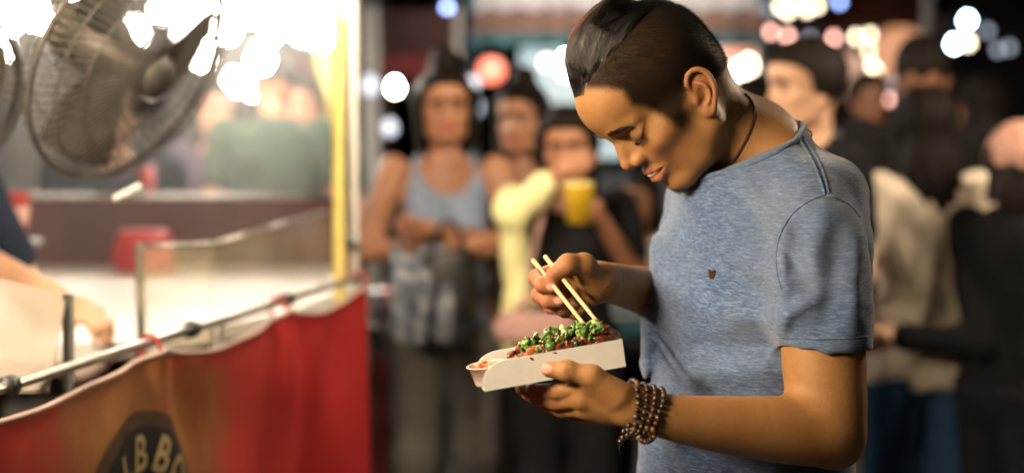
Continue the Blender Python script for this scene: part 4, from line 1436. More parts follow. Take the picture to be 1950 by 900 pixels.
# wire-guarded fans hung over the table
def fan(c, axis, rad, label):
    axis = unit(axis); u, v = frame_of(axis)
    e = empty('cage_fan', c, label, 'fan', 'fans hung over the prep table')
    def at(r, a, h): return c + axis * h + r * (math.cos(a) * u + math.sin(a) * v)
    for nm, dep, n in (('front_guard', .075, 84), ('rear_guard', -.085, 64)):
        L = []
        for k in range(n):
            a = 2 * math.pi * k / n
            pts = [at(rad * t, a + .35 * t * (1 if dep > 0 else -1), dep * math.sqrt(max(1 - t ** 3.2, 0))) for t in (.20, .40, .60, .78, .90, .97, 1.0)]
            L.append(tube(pts, .0016, 4, capends=False))
        for t in (.42, .72, .9):
            L.append(tube([at(rad * t, a, dep * math.sqrt(1 - t ** 3.2)) for a in np.linspace(0, 2 * math.pi, 48, endpoint=False)], .0018, 5, closed=True))
        o = part(nm, cat_mesh(L), CAGE, e); o['kind'] = 'stuff'
    part('rim', tube([at(rad, a, 0) for a in np.linspace(0, 2 * math.pi, 64, endpoint=False)], .0055, 8, closed=True), CAGE, e)
    hp = [(.001, .085), (.030, .084), (.040, .076), (.042, .060), (.036, .02), (.040, -.02), (.062, -.06), (.062, -.15), (.045, -.17), (.001, -.172)]
    V, Fs = lathe(hp, 24); M = np.stack([u, v, axis]); part('motor', (c + V @ M, Fs), CAGE, e)
    for k in range(3):
        B, Fb = [], []
        for i, r in enumerate(np.linspace(.035, rad * .90, 8)):
            for j, a in enumerate(np.linspace(-.38, .38, 7)):
                aa = a * (1.0 + .25 * math.sin(i / 7 * 3)) + k * math.pi / 1.5 + .25 * i / 7
                B.append(at(r, aa, -.01 + .030 * a / .38 * (1 - .35 * i / 7)))
        for i in range(7):
            for j in range(6): Fb.append((i * 7 + j, (i + 1) * 7 + j, (i + 1) * 7 + j + 1, i * 7 + j + 1))
        part('blade', (np.array(B), Fb), BLADE, e)
    mt = c - axis * .12
    part('hanger', tube([mt, mt + np.array([0, .03, .22]), mt + np.array([0, .05, 2.45 - mt[2]])], .011, 8), CAGE, e)
    part('pull_handle', tube([c - np.array([0, 0, rad * .93]) + axis * .02, c - np.array([0, 0, rad * .93 + .012]) + axis * .02 + np.array([-.045, -.02, -.012])], .006, 8), WHITEP, e)
    return e
CAGE = simple('dusty_chrome', (.12, .11, .10), .5, .5, .3, 60)
BLADE = simple('fan_blade', (.06, .055, .05), .5, .3, .3, 30)
fan(W(248, 118, 2.62), (.74, -.36, -.40), .235, 'larger dusty wire-cage fan hanging over the table in front of bright bulbs')
fan(W(-118, 168, 2.45), (.80, -.55, -.20), .160, 'smaller wire-cage fan beside the larger hanging fan')
# red bags and cup in the stall
def bag(name, label, cat, c, w, h, dp, mat, handle=True):
    e = empty(name, c, label, cat)
    n = 16; V = []; Fs = []
    for i, t in enumerate(np.linspace(0, 1, 9)):
        k = 1 + .16 * math.sin(t * 3.1) - .18 * t
        for j in range(n):
            a = 2 * math.pi * j / n; ca, sa = math.cos(a), math.sin(a)
            q = (abs(ca) ** 3 + abs(sa) ** 3) ** (-1 / 3) * (1 + .05 * math.sin(a * 5 + t * 7))
            V.append((c[0] + w / 2 * k * q * ca, c[1] + dp / 2 * k * q * sa, c[2] + h * t))
    for i in range(8):
        for j in range(n): Fs.append((i * n + j, i * n + (j + 1) % n, (i + 1) * n + (j + 1) % n, (i + 1) * n + j))
    Fs.append(tuple(range(n))[::-1]); Fs.append(tuple(8 * n + j for j in range(n)))
    part('bag_body', (np.array(V), Fs), mat, e)
    if handle:
        for s in (-1, 1):
            part('handle', tube([(c[0] + w * .26 * math.cos(a), c[1] + s * dp * .2, c[2] + h * .96 + h * .5 * math.sin(a)) for a in np.linspace(0, math.pi, 12)], .007, 6), mat, e)
    return e
bz = Wz(300, 520, TZ)
bag('red_bag', 'bright red carrier bag on the far side of the white prep table', 'bag', np.array([W(275, 470, 4.45)[0], 4.42, TZ]), .17, .13, .12, simple('red_plastic', (.50, .03, .035), .4), False)
bag('red_stool', 'tall red box behind the wind screen below the hanging fan', 'box', np.array([W(272, 350, 4.9)[0], 4.95, .0]), .06, 1.36, .06, simple('red_plastic_b', (.42, .03, .03), .4), False)
rc = W(22, 456, 3.6)
rcu = empty('red_cup', rc, 'red and pink printed paper cup held up at the edge of the stall', 'cup')
V, Fs = lathe([(.001, 0), (.036, 0), (.048, .115), (.051, .118), (.046, .118), (.034, .006)], 24); part('cup_wall', (V + rc, Fs), simple('red_cup', (.55, .06, .07), .4), rcu)
V, Fs = lathe([(.040, .04), (.0465, .085)], 24); part('cup_print', (V * np.array([1.02, 1.02, 1]) + rc, Fs), simple('cup_print', (.75, .45, .42), .5), rcu)
rs = empty('cup_shelf', (rc[0], rc[1], 0), 'slim grey stand carrying the red cup in the stall', 'stand')
part('shelf_top', lathe([(.001, rc[2] - .014), (.075, rc[2] - .014), (.075, rc[2] - .001), (.001, rc[2] - .001)], 20), GREY, rs).location = (0, 0, 0)
rs.children[0].data.transform(Matrix.Translation((rc[0], rc[1], 0)))
rod('stand_leg', (rc[0], rc[1], 0), (rc[0], rc[1], rc[2] - .0141), .012, GREY, rs)
yp.children[2].data.transform(Matrix.Translation((YP[0], YP[1] + .015, 0)))

# smoke volume added to give the stall bulbs a hazy glare
sm_ = bpy.data.materials.new('glare_smoke'); sm_.use_nodes = True
sm_.node_tree.nodes.remove(sm_.node_tree.nodes['Principled BSDF'])
pv_ = sm_.node_tree.nodes.new('ShaderNodeVolumePrincipled')
pv_.inputs['Color'].default_value = (.95, .93, .90, 1); pv_.inputs['Density'].default_value = .065; pv_.inputs['Anisotropy'].default_value = .35
sm_.node_tree.links.new(pv_.outputs[0], sm_.node_tree.nodes['Material Output'].inputs['Volume'])
V, Fs = box((-2.6, 3.3, 1.07), (-.62, 7.2, 2.48))
smoke = part('smoke', (V, Fs), sm_, smooth=False)
smoke['kind'] = 'stuff'; tag(smoke, 'thin pale smoke added for the glare round the bulbs of the barbecue stall', 'smoke')
# ================================================================== background: far stalls and lamps
def box_part(name, lo, hi, mat, parent=None, bev=0.0):
    return part(name, box(lo, hi, bev), mat, parent, smooth=False)

# unseen bulb string over the lane, added as fill and to light the crowd
for i, (x, y, z) in enumerate([(1.5, -1.6, 2.7), (1.7, -.4, 2.65), (1.85, .9, 2.6), (1.95, 3.25, 2.40), (2.2, 3.35, 2.40), (-.6, -1.9, 2.75), (.5, -1.8, 2.72), (1.75, 3.2, 2.40), (2.45, 3.45, 2.42)]):
    bulb((x, y, z), .034, 'lamp' if i in (3, 4, 7, 8) else 'lane', 'unseen fill bulb added on a wire over the market lane', 'added bulbs over the lane', .10)
wire = spline([(-1.6, -2.0, 2.95), (-.6, -1.9, 2.92), (.5, -1.8, 2.90), (1.5, -1.6, 2.88), (1.7, -.4, 2.83), (1.85, .9, 2.78), (1.75, 3.2, 2.59), (1.95, 3.25, 2.58), (2.2, 3.35, 2.58), (2.45, 3.45, 2.60), (2.2, 7.6, 2.95)], 60)
tag(part('fill_bulb_wire', tube(wire, .005, 6), BLACKP), 'thin black wire carrying the added fill bulbs over the market lane', 'wire')
for p, lb in (((-1.6, -2.0), 'grey lamp post at the near end of the added bulb wire'), ((2.2, 7.6), 'grey lamp post at the far end of the added bulb wire')):
    e = empty('lamp_post', (*p, 0), lb, 'post'); rod('post_tube', (*p, 0), (*p, 3.0), .03, GREY, e); part('post_foot', box((p[0] - .12, p[1] - .12, 0), (p[0] + .12, p[1] + .12, .02)), GREY, e, smooth=False)

# dark red tent behind the yellow post
dR = 8.6
def vertical_box(name, x0, y0, x1, y1, d, th, mat, parent):
    a, b = W(x0, y0, d), W(x1, y1, d)
    return box_part(name, (min(a[0], b[0]), a[1], min(a[2], b[2])), (max(a[0], b[0]), a[1] + th, max(a[2], b[2])), mat, parent)
tr_ = empty('red_tent', (*W(770, 100, dR)[:2], 0), 'dark red market tent behind the woman in the grey tank top', 'tent')
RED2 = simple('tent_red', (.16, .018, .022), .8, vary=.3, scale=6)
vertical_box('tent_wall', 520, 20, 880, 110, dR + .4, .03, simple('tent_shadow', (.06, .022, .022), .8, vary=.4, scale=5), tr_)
vertical_box('valance', 520, 105, 882, 148, dR, .03, RED2, tr_)
for x in (700, 716, 872): rod('leg', (W(x, 100, dR)[0], dR, 0), (W(x, 100, dR)[0], dR, 2.2), .022, WHITEP, tr_)
a = W(520, 600, dR); b = W(882, 700, dR); box_part('counter', (a[0], dR + .2, 0), (b[0], dR + .6, 1.0), simple('dark_panel', (.03, .02, .02), .6), tr_)
bulb(W(752, 168, 7.6), .034, 'white', 'single bright bulb hanging below the dark red tent', 'tent bulbs', .35)
bulb(W(705, 165, 8.2), .050, 'dim', 'dim bulb hanging beside the white tent leg', 'tent bulbs', .35)
bulb(W(852, 18, 9.5), .030, 'blue', 'blue fairy-light bulb above the dark red tent, upper of two', 'blue fairy lights', .2)
bulb(W(841, 42, 9.3), .030, 'blue', 'blue fairy-light bulb above the dark red tent, lower of two', 'blue fairy lights', .2)
bulb(W(742, 245, 8.0), .040, 'dim', 'faint bluish bulb hanging low beside the white tent leg', 'tent bulbs', .2)

# bright food stall straight behind the man
dS = 9.4
sb = empty('food_stall', (*W(1150, 300, dS)[:2], 0), 'brightly lit food stall with white and brown awning behind the man', 'stall')
def aw(name, y0, y1, d, mat, x0=895, x1=1452, wav=.02):
    n = 60; V = []
    for i in range(n + 1):
        x = x0 + (x1 - x0) * i / n
        for j, y in enumerate(np.linspace(y0, y1, 5)):
            p = W(x, y + wav * 300 * math.sin(i * 1.1) * (j / 4), d); V.append(p + np.array([0, -.10 * j / 4 + .02 * math.sin(i * 1.9), 0]))
    Fs = [(i * 5 + j, (i + 1) * 5 + j, (i + 1) * 5 + j + 1, i * 5 + j + 1) for i in range(n) for j in range(4)]
    o = part(name, (np.array(V), Fs), mat, sb)
    o.modifiers.new('thickness', 'SOLIDIFY').thickness = .012
    return o
aw('awning', -60, 22, dS, simple('awning_white', (.62, .60, .64), .7, vary=.15, scale=4))
aw('awning_band', 23, 66, dS - .10, simple('awning_brown', (.26, .15, .12), .8, vary=.35, scale=7))
aw('awning_fringe', 67, 88, dS - .2, simple('awning_teal', (.07, .20, .24), .8, vary=.3, scale=7))
PAN = glow('menu_panel_lit', (.62, .85, .90), .62)
vertical_box('lit_back_panel', 990, 92, 1190, 300, dS + 1.2, .04, PAN, sb)
vertical_box('lit_side_panel', 1300, 92, 1440, 200, dS + 1.3, .04, glow('sign_lit', (1.0, .86, .66), .75), sb)
vertical_box('counter', 900, 330, 1450, 640, dS + .3, .5, simple('stall_counter', (.10, .11, .13), .6, vary=.3), sb)
vertical_box('shelf', 940, 196, 1180, 204, dS + 1.0, .25, GREY, sb)
vertical_box('shelf', 940, 262, 1180, 269, dS + 1.0, .25, GREY, sb)
for x in (900, 1442): rod('leg', (W(x, 100, dS)[0], dS, 0), (W(x, 100, dS)[0], dS, 2.75), .03, simple('teal_pole', (.10, .20, .25), .5), sb)
vertical_box('roof', 890, -75, 1460, -60, dS, 1.6, WHITEP, sb)
def lit_round(name, x, y, d, r, mat, label, cat, group=None, cap_=True, sq=.9):
    c = W(x, y, d); e = empty(name, c, label, cat, group)
    V, Fs = lathe([(.001, -sq * r), (.35 * r, -.96 * sq * r), (.75 * r, -.66 * sq * r), (r, 0), (.75 * r, .66 * sq * r), (.35 * r, .96 * sq * r), (.001, sq * r)], 20)
    part('lantern_shade', (V + c, Fs), mat, e)
    if cap_:
        V, Fs = lathe([(.36 * r, .92 * sq * r), (.36 * r, 1.06 * sq * r), (.001, 1.06 * sq * r)], 14); part('lantern_cap', (V + c, Fs), BLACKP, e)
        rod('hanging_wire', c + (0, 0, 1.05 * sq * r), c + (0, 0, 1.05 * sq * r + .5), .004, BLACKP, e, 6)
    return e
lit_round('paper_lantern', 936, 134, 8.7, .085, glow('lantern_red', (1.0, .17, .08), 2.1), 'glowing red paper lantern at the corner of the food stall', 'lantern')
for x, y, k, lb in ((1040, 120, 'far', 'white bulb inside the bright food stall above the upper shelf'), (1130, 118, 'far', 'white bulb inside the food stall close to the lit panel'), (1080, 122, 'far', 'white bulb in the food stall, middle of three in a row')):
    bulb(W(x, y, 10.0), .032, k, lb, 'bulbs in the food stall', .3)
for x, lb in ((985, 'unseen bulb added to light the awning near the red lantern'), (1170, 'unseen bulb added to light the middle of the food stall awning'), (1360, 'unseen bulb added to light the awning near the small red sign')):  # out of view, added to brighten the front of the awning
    bulb(W(x, -75, 8.75), .05, 'warm', lb, 'added bulbs above the awning', .2)
bulb(W(1080, 128, 5.6), .045, 'cool', 'cold white bulb hanging above the girl in the yellow-green jacket', 'tent bulbs', .5)
bulb(W(902, 160, 7.0), .030, 'dim', 'faint small bulb beside the red paper lantern', 'tent bulbs', .3)
bulb(W(905, 205, 8.0), .04, 'dim', 'faint grey-white bulb between the two dark-haired women', 'tent bulbs', .3)
for x, y, k in ((1405, 140, 'far'), (1425, 128, 'far'), (1398, 158, 'far'), (1430, 165, 'far')):
    bulb(W(x, y, 9.0), .05, k, 'warm bulb in the cluster beside the small red sign', 'bulbs at the stall end', .3)
ro = empty('red_sign', W(1412, 108, 9.0), 'small glowing red sign at the end of the food stall', 'sign')
vertical_box('sign_face', 1372, 92, 1440, 120, 9.0, .03, glow('sign_red', (1.0, .16, .08), .9), ro)
rod('sign_hanger', W(1406, 92, 9.01), W(1406, 20, 9.01), .006, BLACKP, ro, 6)

# lights and lanterns far down the lane on the right
far_b = [(1486, 14, 'far'), (1500, 24, 'far'), (1516, 6, 'far'), (1536, 20, 'far'), (1556, 12, 'far'), (1542, 74, 'dim'), (1598, 4, 'blue'), (1632, 3, 'far'), (1672, 42, 'far'), (1592, 40, 'pink'), (1588, 74, 'pink'),
         (1630, 72, 'far'), (1657, 68, 'far'), (1678, 74, 'far'), (1656, 98, 'far'), (1692, 92, 'pink'), (1634, 128, 'far'), (1662, 126, 'far'), (1672, 136, 'far'), (1658, 160, 'dim'), (1700, 162, 'dim'),
         (1608, 128, 'pink'), (1612, 152, 'pink'), (1500, 70, 'pink'), (1468, 62, 'pink'), (1690, 190, 'pink'), (1465, 20, 'dim'), (1570, 150, 'dim'), (1900, 96, 'dim'), (1922, 92, 'dim'), (1880, 60, 'dim'), (1684, 2, 'blue')]
for x, y, k in far_b:
    lb = {'far': 'warm white fairy light in the cluster far down the lane', 'dim': 'faint bluish fairy light far down the lane', 'blue': 'violet-blue fairy light at the top of the far cluster', 'pink': 'soft pink fairy light in the cluster far down the lane'}[k]
    bulb(W(x, y, 15.0), .036, k, lb, {'far': 'warm lights down the lane', 'dim': 'bluish lights down the lane', 'blue': 'violet lights down the lane', 'pink': 'pink lights down the lane'}[k], .5)
for i, (x, y) in enumerate(((1842, 40), (1817, 85))):
    bulb(W(x, y, 14.0), .042, 'cool', ('cold white street light high over the crowd, alone', 'cold white street light beside a warm one over the crowd')[i], 'street lights', .3)
bulb(W(1843, 82, 14.0), .042, 'far', 'warm street light beside a cold white one over the crowd', 'street lights', .3)
lit_round('paper_lantern', 1712, 100, 13.0, .26, glow('lantern_orange', (1.0, .42, .20), .62), 'large dim orange paper lantern below the dark orange umbrella', 'lantern')
lit_round('paper_lantern', 1612, 140, 14.0, .24, glow('lantern_peach', (1.0, .55, .36), .5), 'pale peach paper lantern behind the fairy lights', 'lantern')
um = empty('dark_umbrella', (*W(1690, 10, 13.5)[:2], 0), 'dark orange market umbrella above the lanterns', 'umbrella')
c = W(1685, 30, 13.5); V, Fs = lathe([(.62, -.10), (.60, -.06), (.35, .16), (.02, .28)], 8); part('umbrella_canopy', (V + c, Fs), simple('umbrella_cloth', (.20, .06, .035), .8), um, smooth=False)
rod('umbrella_pole', (c[0], c[1], 0), (c[0], c[1], c[2] + .26), .02, GREY, um)
# row of stalls and a dark building closing the view
WALLM = simple('dark_render', (.030, .030, .034), .9, vary=.3, scale=1.2)
bd = empty('dark_building', (6.0, 34, 0), 'dark building with a few dim windows at the far end of the market', 'building')
box_part('wall', (-22, 34, 0), (26, 36, 5.2), WALLM, bd)
wl_ = simple('window_glass', (.03, .035, .04), .1); lit = glow('window_dim', (.75, .82, .9), .10)
for i, (x, y) in enumerate([(1876, 92), (1920, 92), (1868, 62), (1922, 62), (1770, 130), (1815, 132), (1905, 132), (1945, 130)]):
    p = W(x, y, 33.9)
    w = box_part('window', (p[0] - .42, 33.93, p[2] - .22), (p[0] + .42, 33.99, p[2] + .22), GREY, bd)
    box_part('pane', (p[0] - .36, 33.90, p[2] - .17), (p[0] + .36, 33.925, p[2] + .17), lit if i < 4 else wl_, w)
for i, (x0, x1, d, c_) in enumerate(((1455, 1600, 17.0, (.16, .10, .14)), (1600, 1760, 18.5, (.12, .06, .05)), (1770, 2050, 16.0, (.02, .02, .026)), (-100, 500, 12.0, (.20, .16, .14)), (480, 720, 11.5, (.09, .03, .03)))):
    a, b = W(x0, 60, d), W(x1, 60, d)
    lab = ['mauve tent far down the lane below the fairy lights', 'brown tent beside the peach lantern', 'unlit dark tent behind the person in the pink cap', 'pale tent behind the barbecue stall bulbs', 'dull red tent between the stall and the yellow post'][i]
    e = empty('market_tent', ((a[0] + b[0]) / 2, d, 0), lab, 'tent', 'tents along the lane')
    m = simple('tent_cloth_far', c_, .85, vary=.25, scale=4)
    zt = a[2]
    box_part('back_cloth', (a[0], d + 1.5, 0), (b[0], d + 1.53, zt), m, e)
    V = np.array([(a[0], d, zt), (b[0], d, zt), (b[0], d + 1.5, zt), (a[0], d + 1.5, zt), ((a[0] + b[0]) / 2, d + .75, zt + .6)])
    part('tent_roof', (V, [(0, 1, 4), (1, 2, 4), (2, 3, 4), (3, 0, 4)]), m, e, smooth=False)
    box_part('valance', (a[0], d - .02, zt - .22), (b[0], d, zt - .002), m, e)
    for p in (a, b): rod('leg', (p[0], d, 0), (p[0], d, zt), .025, GREY, e)

# ================================================================== background people
def skin_bg(name, a, b):
    t = NT(name)
    col = t.ramp(t.noise(12, 3), (.3, a), (.7, b))
    col = t.mix(t.attr('lip'), col, (.34, .07, .06)); col = t.mix(t.attr('hair'), col, (.012, .009, .008))
    t.set(Base_Color=col, Roughness=.5, Subsurface_Weight=.08, Subsurface_Radius=(1, .35, .2), Subsurface_Scale=.004)
    return t.m
SKINS = [skin_bg('skin_tan', (.34, .155, .085), (.42, .20, .115)), skin_bg('skin_light', (.48, .27, .17), (.58, .34, .225)), skin_bg('skin_brown', (.22, .10, .055), (.29, .14, .08))]
HAIRD = simple('dark_hair', (.010, .0072, .006), .60, vary=.5, scale=60, bump=.4, Specular_IOR_Level=.12)
def cloth(name, col, rough=.9, vary=.2): return simple(name, col, rough, vary=vary, scale=35, bump=.3, Specular_IOR_Level=.08)

def hand_prims(w, d, n, s):
    """palm and five fingers from the wrist w along d, palm facing n; s = side of the thumb"""
    d = unit(d); n = unit(n - (n @ d) * d); t = np.cross(d, n) * s
    L = [('e', w + d * .050, (.036, .036, .024))]
    for k, (o, l, r) in enumerate(((.030, .075, .0095), (.010, .082, .0098), (-.010, .077, .0094), (-.029, .060, .0082))):
        b = w + d * .085 + t * o
        m_ = b + d * l * .5 + n * .012; e = m_ + d * l * .25 + n * l * .42
        L += [('c', w + d * .03 + t * o * .6, b, .016, r + .002), ('c', b, m_, r, r * .95), ('c', m_, e, r * .95, r * .8)]
    b = w + d * .03 + t * .034
    L += [('c', w + d * .015 + t * .015, b, .016, .013), ('c', b, b + d * .038 + t * .014 + n * .010, .012, .0105), ('c', b + d * .038 + t * .014 + n * .010, b + d * .062 + t * .010 + n * .02, .0105, .0085)]
    return L

def person(label, x, y, yaw, H, top, bottom, hair, skin, female=True, arms=None, hyaw=0, hpit=0, sleeve='short', top_z=.86, neck=1.40, hair_style='short', extra=None, group=None, lean=0.0, shoes=True):
    s = H / 1.72
    root = empty('person', (x, y, 0), label, 'person', group)
    ca, sa = math.cos(yaw), math.sin(yaw)
    Rz = np.array([[ca, -sa, 0], [sa, ca, 0], [0, 0, 1.0]])
    def w2l(P): return ((P - np.array([x, y, 0])) @ Rz) / s
    def l2w(P): return (np.asarray(P) * s) @ Rz.T + np.array([x, y, 0])
    sw = .165 if female else .190
    A = {1: [(-.02, .245, 1.13), (.08, .235, .90)], -1: [(-.02, -.245, 1.13), (.08, -.235, .90)]}
    A.update(arms or {})
    shl = {k: np.array([-.005 + lean * .3, k * sw, 1.405]) for k in (1, -1)}
    J = {k: [shl[k], np.array(A[k][0], float), np.array(A[k][1], float)] for k in (1, -1)}
    hc = np.array([.018 + lean * .45, 0, 1.585])
    cy, sy, cp, sp = math.cos(hyaw), math.sin(hyaw), math.cos(hpit), math.sin(hpit)
    hf = np.array([cy * cp, sy * cp, -sp]); hl = np.array([-sy, cy, 0]); hu = np.cross(hf, hl)
    HMl = np.stack([hf, hl, hu])
    def toh(P): return (P - hc) @ HMl.T
    prim_hand = []
    for k in (1, -1):
        d = unit(J[k][2] - J[k][1]); nrm = np.array(A[k][2], float) if len(A[k]) > 2 else np.array([.25, -k * 1.0, 0])
        prim_hand.append((J[k][2], hand_prims(J[k][2] + d * .005, d, nrm, k)))
    def torso(P, g=0.0):
        z = P[:, 2]
        T = np.array([[.80, .0, .100, .165], [.92, .0, .108, .172 if female else .165], [1.06, .005, .092, .128 if female else .148], [1.20, .010, .105, .142 if female else .165], [1.32, .006, .098, sw - .012], [1.40, -.005, .070, sw - .03], [1.46, -.012, .052, .075]])
        c = np.interp(z, T[:, 0], T[:, 1]) + lean * np.interp(z, [.9, 1.46], [0, .3]); a = np.interp(z, T[:, 0], T[:, 2]) + g; b = np.interp(z, T[:, 0], T[:, 3]) + g
        k = ((np.abs(P[:, 0] - c) / a) ** 2.3 + (np.abs(P[:, 1]) / b) ** 2.3 + 1e-9) ** (1 / 2.3)
        d = (k - 1) * np.minimum(a, b) * .9
        if female:
            for q in (1, -1): d = smin(d, ell(P, (.075 + lean * .2, q * .068, 1.235), (.050 + g, .056 + g, .055 + g)), .04)
        return smax(d, np.abs(z - 1.13) - .33 - g, .03)
    def legs(P, g=0.0):
        d = None
        for q in (1, -1):
            e = chain(P, [(0, q * .088, .88), (.012, q * .095, .49), (-.015, q * .10, .09)], [.084 + g, .056 + g, .040 + g], .03)
            d = e if d is None else smin(d, e, .02)
        return smin(d, ell(P, (-.005, 0, .90), (.105 + g, .155 + g, .11 + g)), .05)
    def armd(P, k, g=0.0, upto=1.0):
        a, b, c = J[k]
        d = cap(P, a, b, .048 + g, .038 + g)
        if upto > .5:
            c2 = b + (c - b) * min(1, (upto - .5) * 2)
            d = smin(d, cap(P, b, c2, .037 + g, .026 + g), .02)
        return d
    def bodyf(Pw):
        P = w2l(Pw)
        d = smin(torso(P, -.014), cap(P, (-.01 + lean * .3, 0, 1.42), hc + np.array([-.02, 0, -.05]), .052, .050), .04)
        d = smin(d, legs(P), .04)
        for k in (1, -1): d = smin(d, armd(P, k), .03)
        for q in (1, -1): d = smin(d, ell(P, (.06, q * .10, .035), (.10, .038, .03)), .03)
        m = ((P - hc) ** 2).sum(1) < .24 ** 2
        if m.any(): d[m] = smin(d[m], head_sdf(toh(P[m])), .02)
        for w, L in prim_hand:
            m = ((P - w) ** 2).sum(1) < .25 ** 2
            if m.any():
                h = None
                for pr in L:
                    e = ell(P[m], pr[1], pr[2]) if pr[0] == 'e' else cap(P[m], *pr[1:])
                    h = e if h is None else smin(h, e, .006)
                d[m] = smin(d[m], h, .010)
        return d * s
    lo = l2w(np.array([0, 0, 0])) - np.array([.62, .62, .01]); hi = l2w(np.array([0, 0, 1.74])) + np.array([.62, .62, .10])
    V, Q = sdf_mesh(bodyf, lo, hi, .0095, 0)
    me = raw_mesh('body', V, Q)
    hd = toh(w2l(V)); hd2 = hd.copy(); hd2[:, 1] = np.abs(hd2[:, 1])
    br = chain(hd2, [(.104, .012, .0365), (.100, .025, .0385), (.0935, .0372, .0372), (.084, .0480, .0300)], [.0075] * 4, .002)
    ey = ell(hd2, (.088, .0325, .0150), (.014, .017, .0085))  # dark eye patches with socket shading, stored in the hair mask
    lp_ = np.minimum(cap(hd2, (.1005, 0, -.040), (.084, .0240, -.0438), .008, .004), cap(hd2, (.0965, 0, -.051), (.083, .0240, -.0448), .009, .004))
    attr(me, 'hair', .9 * np.maximum(sstep(.003, -.003, br), .8 * sstep(.003, -.003, ey))); attr(me, 'lip', sstep(.004, -.002, lp_))
    new_obj('body', me, root, skin)
    # clothes
    gN = .0025
    def wr(P, q): return gN * (np.sin(P[:, 2] * 34 + 2 * np.sin(P[:, 1] * 25 + q)) + np.sin(P[:, 1] * 41 + 1.5 * np.sin(P[:, 2] * 22) + q))
    def topf(Pw):
        P = w2l(Pw)
        d = torso(P, .016)
        d = smin(d, ell(P, (-.005 + lean * .3, 0, 1.385), (.075, sw + .01, .055)), .03)
        if sleeve != 'none':
            up = {'short': .38, 'long': .97, 'three': .72}[sleeve]
            for k in (1, -1):
                a, b, c = J[k]
                if sleeve == 'short': e = cap(P, a, a + (b - a) * .62, .064, .060)
                else: e = armd(P, k, .018 if sleeve == 'long' else .020, up)
                d = smin(d, e, .025)
        else:
            d = smax(d, np.abs(P[:, 1]) - (sw - .035) + .25 * np.maximum(P[:, 2] - 1.32, 0), .01)
        d = d - wr(P, x)
        d = smax(d, top_z - P[:, 2], .006)
        nk_ = ell(P, (.045 + lean * .3, 0, 1.475), (.085, .095, 1.475 - neck + .02))
        return smax(d, -nk_, .008) * s
    V, Q = sdf_mesh(topf, lo, hi, .0105, 0)
    part('top', (V, Q), top, root)
    def botf(Pw):
        P = w2l(Pw)
        d = legs(P, .022) - .6 * wr(P, x + 2)
        d = smax(d, P[:, 2] - min(.98, top_z + .05), .01)
        return smax(d, .07 - P[:, 2], .005) * s
    V, Q = sdf_mesh(botf, lo, hi, .013, 0)
    part('trousers', (V, Q), bottom, root)
    for q in (1, -1):
        def shf(Pw, q=q):
            P = w2l(Pw)
            d = smin(ell(P, (.065, q * .10, .035), (.125, .046, .045)), ell(P, (-.015, q * .10, .055), (.06, .043, .06)), .03)
            return smax(d, .003 - P[:, 2], .004) * s
        c_ = l2w(np.array([.04, q * .10, .05]))
        V, Q = sdf_mesh(shf, c_ - .22, c_ + .22, .011, 0)
        part('shoe', (V, Q), BLACKP, root)
    # hair
    def hairf(Pw):
        P = w2l(Pw); Hh = toh(P)
        sk = skull_sdf(Hh)
        th = .016 if hair_style != 'crop' else .007
        d = sk - th - .003 * np.sin(Hh[:, 1] * 90 + Hh[:, 2] * 30)
        line = np.interp(Hh[:, 0], [-.11, -.02, .02, .06, .10], [-.03, -.005, .02, .068, .088])
        if hair_style in ('crop', 'short'): line = np.interp(Hh[:, 0], [-.11, -.03, -.005, .015, .03, .06, .10], [-.035, -.03, .0, .0, .055, .075, .085])
        d = smax(d, line - Hh[:, 2], .012)
        if hair_style in ('long', 'bun_long'):
            ln = extra.get('len', .30) if extra else .30
            back = ell(Hh, (-.055, 0, -.02 - ln * .45), (.065, .098, .06 + ln * .55))
            for q in (1, -1): back = smin(back, cap(Hh, (.01, q * .078, .05), (.012, q * .085, -.03 - ln * .55), .026, .018), .03)
            back = back - .004 * np.sin(Hh[:, 1] * 120 + 3 * np.sin(Hh[:, 2] * 18))
            d = smin(d, back, .03)
            # keep the face clear
            d = smax(d, -ell(Hh, (.085, 0, -.012), (.085, .062, .098)), .012)
        if hair_style in ('bun', 'bun_long'):
            bc = extra.get('bun', (-.03, 0, .165)) if extra else (-.03, 0, .165)
            d = smin(d, sph(Hh, bc, extra.get('bunr', .042) if extra else .042) - .003 * np.sin(Hh[:, 0] * 160 + Hh[:, 2] * 90), .02)
            d = smax(d, -ell(Hh, (.085, 0, -.012), (.085, .060, .092)), .012)
        return d * s
    hcw = l2w(hc)
    V, Q = sdf_mesh(hairf, hcw - np.array([.25, .25, .62]), hcw + np.array([.25, .25, .28]), .0075, 0)
    part('hair', (V, Q), hair, root)
    return root, l2w, (hcw, HMl, Rz, s, toh, w2l)

def at_px(x, d): return W(x, 300, d)[0], float(W(x, 300, d)[1])
def hgt(y, d, frac=.925):
    """body height whose eyes sit at pixel row y"""
    return float(W(975, y, d)[2]) / frac
FACE = -math.pi / 2       # facing the camera

# woman with folded arms in a grey tank top
x, y = at_px(848, 4.45)
person('woman in a blue-grey tank top with a high bun standing with folded arms', x, y, FACE + .12, hgt(212, 4.45), cloth('tank_grey_blue', (.25, .31, .45)), cloth('grey_trousers', (.13, .125, .115)), HAIRD, SKINS[0],
       arms={1: [(.06, .25, 1.16), (.205, -.02, 1.215), (-.5, -.2, .3)], -1: [(.06, -.25, 1.15), (.235, .02, 1.175), (-.5, .2, .3)]}, sleeve='none', neck=1.28, hair_style='bun_long', extra={'len': .12, 'bun': (-.01, 0, .160), 'bunr': .052})
